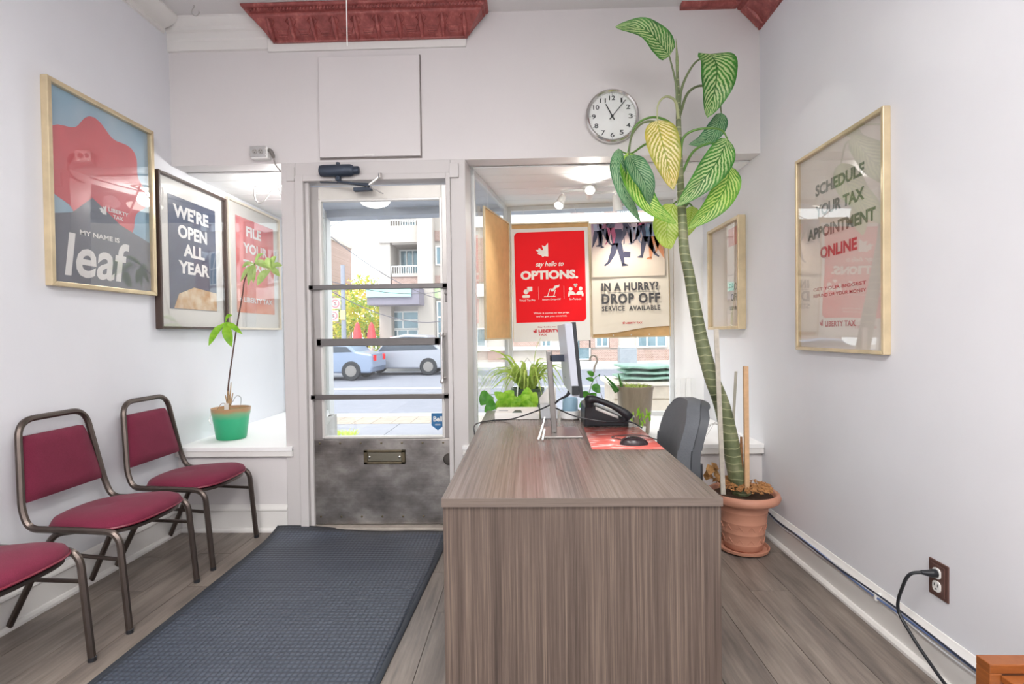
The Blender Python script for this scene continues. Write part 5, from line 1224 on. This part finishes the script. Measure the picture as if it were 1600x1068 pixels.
# ------------------------------------------------------------------ orange-brown wooden unit in the lower right corner
ft = thing('wooden_side_table', 'orange-brown wooden side table corner with protruding lower board', 'table', (1.245, 1.15, 0))
FX0 = 1.072; FZ = .412
G().box(FX0, 1.362, 1.26, 1.30, FZ-.022, FZ).obj('top_rail', M_orange, ft, world=True, smooth=False, bevel=.002)
G().box(FX0, FX0+.028, 1.26, 1.30, 0, FZ-.022).obj('leg', M_orange, ft, world=True, smooth=False, bevel=.002)
G().box(1.334, 1.362, 1.26, 1.30, 0, FZ-.022).obj('leg', M_orange, ft, world=True, smooth=False, bevel=.002)
G().box(FX0+.024, 1.345, .80, 1.259, FZ-.040, FZ-.024).obj('lower_board', M_orange, ft, world=True, smooth=False, bevel=.002)
G().box(FX0+.040, FX0+.065, .82, .85, 0, FZ-.04).obj('leg', M_orange, ft, world=True, smooth=False, bevel=.002)
G().box(1.31, 1.335, .82, .85, 0, FZ-.04).obj('leg', M_orange, ft, world=True, smooth=False, bevel=.002)

# ------------------------------------------------------------------ outside: sidewalk, road, far side
GZ = -.15
st('sidewalk_base', G().box(-16, 22, 4.5, 9.0, GZ-.3, GZ-.03), M_conc, smooth=False)
sb_ = bpy.data.objects['sidewalk_base']
M_pave = mat('sidewalk_concrete', '85868f', .85, 0, .06, 3, .2, 60, kind='world'); M_strip = mat('beige_paver_strip', '9a8f84', .85, 0, .12, 9, .2, 60, kind='world')
for r_ in range(2):
    for k in range(-5, 7):
        G().box(k*1.5-.745+.3, k*1.5+.745+.3, 4.5+r_*1.75+.005, 4.5+(r_+1)*1.75-.005, GZ-.03, GZ).obj('sidewalk_slab', M_pave, sb_, smooth=False)
for k in range(-22, 34):
    G().box(k*.3+.003, k*.3+.297, 8.005, 8.70, GZ-.03, GZ+.002).obj('paver', M_strip, sb_, smooth=False)
M_kerb = mat('pale_kerb_concrete', 'b9b8b6', .8, 0, .04, 4, kind='world'); M_asph = mat('grey_asphalt', '7b7d88', .9, 0, .07, 5, .2, 80, kind='world')
st('kerb', G().box(-18, 24, 8.71, 9.05, GZ-.3, GZ+.005), M_kerb, smooth=False)
st('road', G().box(-40, 50, 9.05, 22.0, GZ-.45, GZ-.18), M_asph, smooth=False)
for y_ in (14.9, 15.2): tag(G().box(-40, 50, y_-.05, y_+.05, GZ-.18, GZ-.175).obj('road_line', M_kerb, smooth=False), 'white painted line on the road, %s' % ('nearer of the two' if y_ < 15 else 'farther of the two'), 'road marking')
st('kerb', G().box(-40, 50, 22.0, 22.3, GZ-.45, GZ-.05), M_kerb, smooth=False)
st('sidewalk_far', G().box(-40, 50, 22.3, 48, GZ-.45, GZ-.06), M_conc, smooth=False)
st('entrance_step', G().box(-1.45, -.38, D+.09, 4.6, -.2, -.03), M_conc, smooth=False, bevel=.01)

# the building across the street
BY = 26.0
def wr(u0, v0, u1, v1, y, d=.3):   # wall-plane rectangle in room coordinates
    a = pt(u0, v0, y=y); b = pt(u1, v1, y=y)
    return (min(a.x, b.x), max(a.x, b.x), y, y+d, min(a.z, b.z), max(a.z, b.z))
M_cream = mat('cream_masonry', 'b5ada6', .8, 0, .05, 1, kind='world'); M_mauve = mat('grey_mauve_panel', '7f7a88', .7, 0, .05)
t = NT('soft_red_brick'); sx_ = t.n('ShaderNodeSeparateXYZ'); t.l(t.n('ShaderNodeNewGeometry').outputs['Position'], sx_.inputs[0]); cx_ = t.n('ShaderNodeCombineXYZ'); t.l(sx_.outputs[0], cx_.inputs[0]); t.l(sx_.outputs[2], cx_.inputs[1])
bt = t.n('ShaderNodeTexBrick'); t.l(cx_.outputs[0], bt.inputs['Vector']); bt.inputs['Scale'].default_value = 4.5; bt.inputs['Color1'].default_value = lin('a3857c'); bt.inputs['Color2'].default_value = lin('8f736b'); bt.inputs['Mortar'].default_value = lin('c4b8ae')
t.color(bt.outputs[0]); t.set(.85); M_brick = t.m
M_wfr = mat('white_window_bars', 'e4e6e6', .5, 0, .02); M_wgl = mat('far_window_glass', '6f8690', .12, .2, .2, 1, kind='world')
bd = thing('street_building', 'cream and red brick apartment building across the road with balconies and shopfront', 'building', (0, 28, GZ))
BX0 = pt(593, 500, y=BY).x; BX1 = 20
def bp_(name, m, *r): return G().box(*wr(*r)).obj(name, m, bd, world=True, smooth=False)
zt = 12.5; GZ0 = GZ; GZ = GZ-.06
G().box(BX0, BX1, BY+1.6, BY+7, GZ, zt).obj('rear_wall', M_cream, bd, world=True, smooth=False)
G().box(BX0, BX0+.58, BY, BY+1.6, GZ, zt).obj('pier', M_cream, bd, world=True, smooth=False)
G().box(pt(655, 500, y=BY).x, pt(679, 500, y=BY).x, BY-.25, BY+1.6, GZ, zt).obj('pier', M_mcol if False else M_cream, bd, world=True, smooth=False)
bp_('parapet', M_cream, 592, 353, 655.4, 378, BY-.08); bp_('parapet', M_cream, 612, 427, 655.4, 431.5, BY-.05, 1.6)
bp_('brick_band', M_brick, 612, 432, 655.4, 448, BY+.02, 1.5); bp_('balcony_soffit', M_cream, 612, 378.5, 655.4, 381, BY+.04, 1.5)
bp_('canopy', M_mauve, 573, 449.5, 655, 475, BY-1.5, 1.45)
sg = bp_('green_sign', mat('pale_green_sign', '9fe0cf', .5, 0, .03), 572, 450, 642, 463, BY-1.6, .08)
for u in (613, 645): G().lathe([(.001, 0), (.14, 0), (.14, .05), (.001, .06)], (pt(u, 472, y=BY-.9).x, BY-.9, pt(u, 475, y=BY-.9).z-.02), 12).obj('soffit_light', M_navy, bd, world=True)
def window(u0, v0, u1, v1, y, cols, rows, fr_=.07, m=M_wgl):
    x0, x1, y0, y1, z0, z1 = wr(u0, v0, u1, v1, y, .1); g = G()
    g.box(x0, x1, y0, y1, z0, z0+fr_); g.box(x0, x1, y0, y1, z1-fr_, z1)
    for c_ in range(cols+1):
        xx = x0+(x1-x0-fr_)*c_/cols; g.box(xx, xx+fr_, y0, y1, z0+fr_, z1-fr_)
    for r_ in range(1, rows):
        zz = z0+(z1-z0)*r_/rows; g.box(x0+fr_, x1-fr_, y0+.01, y1, zz-fr_/2, zz+fr_/2)
    o = g.obj('window_frame', M_wfr, bd, world=True, smooth=False)
    for c_ in range(cols):
        xa = x0+(x1-x0-fr_)*c_/cols+fr_*.8; xb = x0+(x1-x0-fr_)*(c_+1)/cols+.02
        for r_ in range(rows): G().box(xa, xb, y0+.05, y0+.07, z0+(z1-z0)*r_/rows+.02, z0+(z1-z0)*(r_+1)/rows-.02).obj('pane', m, o, world=True, smooth=False)
def railing(u0, v0, u1, v1, y, n):
    x0, x1, _, _, z0, z1 = wr(u0, v0, u1, v1, y); g = G().box(x0, x1, y, y+.05, z1-.06, z1).box(x0, x1, y, y+.05, z0, z0+.04)
    for k in range(n+1): xx = x0+(x1-x0)*k/n; g.box(xx-.015, xx+.015, y+.01, y+.04, z0, z1)
    g.obj('railing', M_wfr, bd, world=True, smooth=False)
window(624, 390, 656, 430, BY+1.5, 3, 1); window(625, 345, 650, 353, BY+1.5, 2, 1); railing(612, 415, 656, 429, BY+.05, 12); railing(594, 343, 656, 353, BY+.05, 16)
G().box(pt(612, 400, y=BY+1.4).x, pt(616, 400, y=BY+1.4).x, BY+1.3, BY+1.6, pt(612, 430, y=BY+1.4).z, pt(612, 388, y=BY+1.4).z).obj('downpipe', M_mauve, bd, world=True, smooth=False)
window(604, 486, 655, 514, BY+.6, 2, 2); window(604, 514, 655, 572, BY+.6, 3, 1)
G().box(BX0+.58, pt(655, 500, y=BY).x, BY+.75, BY+1.6, GZ, 3.3).obj('shop_interior_wall', mat('shop_back', 'b9b4b4', .8), bd, world=True, smooth=False)
# facade right of the pier
G().box(pt(679, 500, y=BY).x, BX1, BY+.4, BY+1.6, GZ, zt).obj('front_wall', M_cream, bd, world=True, smooth=False)
bp_('brick_panel', M_brick, 679, 360, 700, 376, BY+.3); window(680, 384, 690, 414, BY+.3, 1, 1); bp_('brick_panel', M_brick, 679, 430, 700, 447, BY+.3)
window(682, 470, 698, 545, BY+.3, 1, 3); bp_('shop_sign', mat('pale_green_yellow', 'c4dba8', .5), 679, 450, 700, 465, BY+.2)
for k, u in enumerate(range(706, 1180, 52)):
    bp_('brick_panel', M_brick, u+30, 296, u+50, 336, BY+.3); window(u, 304, u+28, 334, BY+.3, 2, 2); railing(u-1, 320, u+29, 334, BY+.1, 10)
    bp_('brick_panel', M_brick, u+30, 372, u+50, 440, BY+.3); window(u, 378, u+28, 432, BY+.3, 2, 2)
bp_('white_band', M_wfr, 700, 337, 1200, 346, BY+.15); bp_('white_band', M_wfr, 700, 444, 1200, 456, BY+.15); bp_('white_band', M_wfr, 700, 543, 900, 546, BY+.15)
for (u0, u1, c_) in ((744, 760, 1), (845, 862, 2), (881, 901, 2), (930, 951, 2), (995, 1042, 3)):
    if u0 in (881,): window(u0-0, 530, u1+22, 562, BY+.3, 2, 1)
    else: window(u0, 512, u1, 542, BY+.3, c_, 1)
for (u0, u1) in ((762, 800), (862, 880), (924, 968), (995, 1060), (1060, 1190)): bp_('brick_panel', M_brick, u0, 546, u1, 574, BY+.28)
for (u0, u1) in ((700, 742), (800, 842), (905, 930), (952, 966)): bp_('brick_panel', M_brick, u0, 470, u1, 543, BY+.3)
# neighbouring building, left edge
nb = thing('corner_house', 'narrow brick building at the far left behind the sign pole', 'building', (-12.2, 34, GZ))
G().box(-17, -12.6, 34, 38, GZ, 7.4).obj('wall', M_brick, nb, world=True, smooth=False); G().box(-17.1, -12.5, 33.9, 38.1, 7.4, 7.6).obj('cornice', M_cream, nb, world=True, smooth=False)
for z in (1.0, 3.6): G().box(-15.2, -14.0, 33.95, 34.02, z, z+1.4).obj('window', M_wgl, nb, world=True, smooth=False)

# street furniture
o = thing('utility_box', 'grey utility cabinet standing by the far kerb, right of door view', 'utility box', (pt(672, 580, z=GZ).x, 22.9, GZ))
x_ = pt(672, 570, y=22.9).x
G().box(x_-.40, x_+.40, 22.7, 23.1, GZ, .16).obj('body', mat('cabinet_grey', '9aa2a4', .7, 0, .06), o, world=True, smooth=False, bevel=.02); G().box(x_-.42, x_+.42, 22.68, 23.12, .16, .20).obj('lid', M_conc, o, world=True, smooth=False)
x_ = pt(980, 570, y=22.8).x
o = thing('litter_bin', 'grey rectangular street bin across the road seen through right bay', 'bin', (x_, 22.8, GZ))
G().box(x_-.36, x_+.36, 22.5, 23.1, GZ, .50).obj('body', mat('bin_grey', '8f959c', .6, 0, .05), o, world=True, smooth=False, bevel=.03); G().box(x_-.34, x_+.34, 22.52, 23.08, .50, .62).obj('lid', mat('bin_lid', 'b6babd', .6), o, world=True, smooth=False, bevel=.04)
def sign_disc(name, label, u, v, y, r, ring):
    p = pt(u, v, y=y); s_ = thing(name, label, 'sign', (p.x, y, p.z))
    G().box(-r*1.1, r*1.1, -.01, .01, -r*1.15, r*1.15).obj('plate', M_white, s_, smooth=False)
    G().lathe([(r*.72, 0), (r*.72, .006), (r*.95, .006), (r*.95, 0)], (0, -.012, 0), 28, mp=fy, cap=False).obj('ring', mat('sign_red', 'b8606a', .5) if ring else M_black, s_)
    G().bar((-r*.5, -.018, r*.5), (r*.5, -.018, -r*.5), r*.16, .004, up=(0, 1, 0)).obj('slash', mat('sign_red', 'b8606a', .5), s_)
    g = G().bar((-r*.05, -.015, -r*.45), (-r*.05, -.015, r*.3), r*.16, .003, up=(0, 1, 0)).bar((-r*.05, -.015, r*.3), (r*.35, -.015, r*.3), r*.16, .003, up=(0, 1, 0)); g.obj('arrow', M_black, s_)
    return s_
PYY = 22.4
sign_disc('prohibition_sign', 'upper round no-turn sign on white plate beside the street pole', 524, 474, PYY-.15, .16*2.1/1.75, True)
sign_disc('prohibition_sign', 'lower round prohibition sign beside the small orange plate', 521, 493, PYY-.15, .16*2.1/1.75, True)
p = pt(532, 492, y=PYY-.12); tag(G().box(p.x-.02, p.x+.2, PYY-.12, PYY-.1, p.z-.2, p.z+.2).obj('orange_sign', mat('orange_plate', 'ecc88a', .5), smooth=False), 'small orange plate next to the lower round sign', 'sign')
p = pt(537, 500, y=PYY); up_ = thing('utility_pole', 'pale street pole carrying the round signs across the road', 'pole', (p.x, PYY, GZ))
G().tube([(0, 0, 0), (0, 0, pt(537, 414, y=PYY).z-GZ)], [.11, .085], 14).obj('shaft', mat('pale_pole', '8b8f9c', .6, 0, .06), up_)
G().tube([(0, 0, 2.9), (-.5, -.12, 2.9)], .02, 6).obj('bracket', M_bar, up_); G().tube([(0, 0, 2.45), (-.5, -.12, 2.45)], .02, 6).obj('bracket', M_bar, up_)
p = pt(612, 560, y=22.4); bo = thing('lane_marker_post', 'slim white and red marker post on the far kerb', 'post', (p.x, 22.4, GZ))
G().tube([(0, 0, 0), (0, 0, 1.0)], .05, 10).obj('shaft', M_white, bo); G().tube([(0, 0, 1.0), (0, 0, 1.35)], .052, 10).obj('red_top', mat('faded_red', 'd07a78', .5), bo)
for u, lab in ((559, 'left of the two closed red parasols behind the far wall'), (581, 'right of the two closed red parasols behind the far wall')):
    p = pt(u, 540, y=25.5); z1 = pt(u, 503, y=25.5).z-GZ
    q_ = thing('closed_parasol', lab, 'parasol', (p.x, 25.5, GZ), group='closed red parasols'); G().tube([(0, 0, 0), (0, 0, z1)], .03, 8).obj('pole', M_wfr, q_)
    G().lathe([(.05, 1.0), (.24, 1.05), (.22, 1.3), (.16, z1-.35), (.12, z1-.15), (.03, z1)], seg=11).obj('canopy', mat('parasol_red', 'd8484c', .7, 0, .1, 8), q_, smooth=False)
lw = thing('garden_wall', 'low pale stone wall in front of the parasols', 'wall', (-9, 24.6, GZ))
rn = random.Random(9)
for r_ in range(4):
    for k in range(9):
        x_ = -10.6+k*.36+(r_ % 2)*.18; G().box(x_+.008, x_+.352, 24.5-rn.uniform(0, .03), 24.8, GZ+r_*.2+.006, GZ+r_*.2+.194).obj('stone', mat('wall_stone_%d' % (k % 3), ('a99f98', '928c8e', 'b8a8a0')[k % 3], .9, 0, .1), lw, world=True, smooth=False)
# trees
def tree(label, u, v, y, rw, rh, cols, trunk_h, n=1500, seed=1):
    c = pt(u, v, y=y); t_ = thing('autumn_tree', label, 'tree', (c.x, y, GZ), group='trees behind the parasols'); rn = random.Random(seed)
    G().tube([(0, 0, 0), (.05, 0, trunk_h*.5), (0, .05, c.z-GZ)], [.16, .12, .05], 8, sub=3).obj('trunk', mat('tree_bark', '6b5a4c', .9, 0, .2), t_)
    for i, col in enumerate(cols):
        g = G()
        for k in range(n):
            while True:
                d = Vector((rn.uniform(-1, 1), rn.uniform(-1, 1), rn.uniform(-1, 1)))
                if .25 < d.length < 1: break
            d = Vector((d.x*rw, d.y*rw, d.z*rh)); d *= 1+.18*math.sin(d.x*3+i)+.12*math.cos(d.z*4)
            if noise.noise(d*1.3+Vector((i*5, seed, 0))) < -.12: continue
            p = Vector((0, 0, c.z-GZ))+d; s_ = rn.uniform(.06, .13); a = Vector((rn.uniform(-1, 1), rn.uniform(-1, 1), rn.uniform(-1, 1))).normalized(); b = a.orthogonal().normalized()
            g.add([p-a*s_, p+b*s_*.6, p+a*s_, p-b*s_*.6], [(0, 1, 2, 3)])
        g.obj('foliage', plainleaf('tree_'+col, col, col, .4), t_, smooth=False, kind='stuff')
tree('yellow-green autumn tree behind the closed parasols', 570, 492, 31, 1.8, 2.0, ['c9c23e', '8fae4a', 'dcd060'], 2.2, 1500, 1)
tree('low green tree between the sign pole and building', 590, 508, 35, 1.4, 1.8, ['6fa05a', 'a4b84c'], 1.5, 1100, 2)
tree('yellowish bushy tree left of the sign pole', 518, 505, 29, 1.3, 1.7, ['d8cf62', '9fb25a'], 1.6, 1200, 3)
tree('orange-tinged tree top above the parasols', 552, 468, 38, 2.2, 1.4, ['d9a35a', 'cdbb52'], 3.2, 900, 4)
# bare branches and overhead wires
M_wire = mat('overhead_wire', '6d6a72', .7)
for k, (A, B, sag, lab) in enumerate((((470, 330), (700, 470), .5, 'overhead wire sloping steeply down to the right'), ((470, 425), (690, 455), .35, 'upper long overhead wire crossing above the green sign'), ((480, 432), (700, 500), .6, 'lower sagging overhead wire crossing the pale pier'), ((470, 370), (560, 330), .1, 'thin overhead wire at the upper left of door view'))):
    a = pt(*A, y=17); b = pt(*B, y=BY-.02); pts = [a.lerp(b, i/10)-Vector((0, 0, sag*4*(i/10)*(1-i/10))) for i in range(11)]
    o = G().tube(pts, .017, 5).obj('overhead_wire', M_wire); tag(o, lab, 'wire')
# cars
def car(name, label, x, y, L_, Hh, colr, suv):
    t_ = thing(name, label, 'car', (x, y, GZ0-.18)); m = mat('car_'+colr, colr, .25, .3, .02); w_ = .86
    body = [(-L_/2, .28), (-L_/2-.03, .55), (-L_/2+.05, .80), (-L_*.22, .92), (-L_*.08, Hh*.93 if suv else Hh*.96), (L_*.08, Hh), (L_*.30, Hh*.97), (L_*.46 if suv else L_*.36, .98), (L_/2, .88), (L_/2+.02, .45), (L_/2-.05, .25)]
    G().prism(body, -w_, w_, lambda a, b, c: (a, c, b)).obj('body', m, t_, smooth=False, bevel=.06)
    glz = [(-L_*.20, .93), (-L_*.085, Hh*.90), (L_*.08, Hh*.94), (L_*.28, Hh*.92), (L_*(.42 if suv else .33), .97)]
    for s_ in (-1, 1): G().prism(glz, s_*w_-.012, s_*w_+.012, lambda a, b, c: (a, c, b)).obj('side_window', mat('car_glass', '39424e', .1), t_, smooth=False)
    for xx in (-L_*.32, L_*.32):
        for s_ in (-1, 1):
            wh = G().lathe([(.05, -.1), (.30, -.1), (.33, -.06), (.33, .06), (.30, .1), (.05, .1)], (xx, s_*(w_-.06), .33), 22, mp=lambda a, b, c: (a, c, b)).obj('wheel', M_black, t_)
            G().lathe([(.01, -.105), (.19, -.105), (.19, .105), (.01, .105)], (xx, s_*(w_-.06), .33), 16, mp=lambda a, b, c: (a, c, b)).obj('hubcap', M_silver, wh)
    G().box(-L_/2-.03, -L_/2+.02, -.6, .6, .60, .72).obj('headlamps', M_white, t_, smooth=False); G().box(L_/2-.02, L_/2+.03, -.7, -.45, .65, .85).obj('tail_lamp', M_red, t_, smooth=False); G().box(L_/2-.02, L_/2+.03, .45, .7, .65, .85).obj('tail_lamp', M_red, t_, smooth=False)
car('parked_car', 'silver car on the road in front of the shopfront', pt(630, 585, y=20.6).x, 20.6, 3.6, 1.55, '9fa2ac', True)
car('moving_car', 'pale blue-grey low car on the road at left of the door view', pt(512, 585, y=19.0).x, 18.6, 4.0, 1.25, '8492aa', False)
# planter with green netting just outside the right bay
pb = thing('pallet_box', 'pale wooden box planter on the sidewalk outside the right bay', 'box', (1.75, 6.2, GZ0))
GZ = GZ0
for k in range(5): G().box(.95, 2.6, 5.85, 5.88, GZ0+.02+k*.15, GZ0+.15+k*.15).obj('board', mat('pale_board', 'cdbfae', .8, 0, .08, 12), pb, world=True, smooth=False)
G().box(.95, 2.6, 5.881, 6.6, GZ, GZ+.74).obj('box_core', mat('pale_board', 'cdbfae', .8), pb, world=True, smooth=False); G().box(.9, 2.65, 5.8, 6.65, GZ+.76, GZ+.80).obj('lid', mat('pale_board2', 'ddd2c4', .8), pb, world=True, smooth=False)
for k, (dx, lab) in enumerate(((0, 'bottom fold of green tarp on the pale box outside'), (.06, 'middle fold of the green tarp on the pale box outside'), (.02, 'top fold of green tarp on the pale box outside'))):
    g = G().grid(lambda u, v: (1.02+dx+1.5*u, 5.83+.6*v, GZ+(.825, .885, .945)[k]+.008*math.sin(u*9)*v+.008*math.sin(v*PI)+.006*math.sin(u*23)), 30, 6)
    o = g.obj('green_tarp', mat('pale_green_tarp', '8fb0a0', .8, 0, .15, 14), solid=.022, solid_off=1); tag(o, lab, 'tarp', 'green tarp folds')
# grass tuft by the left base outside
g = G(); g.uv = []; rn = random.Random(4)
gp = pt(525, 682, z=GZ)
for k in range(160):
    b0 = Vector((gp.x+rn.uniform(-.22, .25), gp.y+rn.uniform(-.15, .15), GZ)); e = b0+Vector((rn.uniform(-.05, .05), rn.uniform(-.04, .04), rn.uniform(.04, .10))); leaf_grid([b0, (b0+e)/2, e], .01, (0, -1, .3), 0, 0, 1, 2, g=g)
tag(g.obj('grass_tuft', plainleaf('grass_green', 'a8c040', 'd0d870', .3)), 'yellow-green grass tuft at edge of the sidewalk beside the entrance', 'grass', kind='stuff')
G().box(FX0+.028, 1.334, 1.286, 1.298, .04, FZ-.022).obj('back_panel', M_orange, ft, world=True, smooth=False)
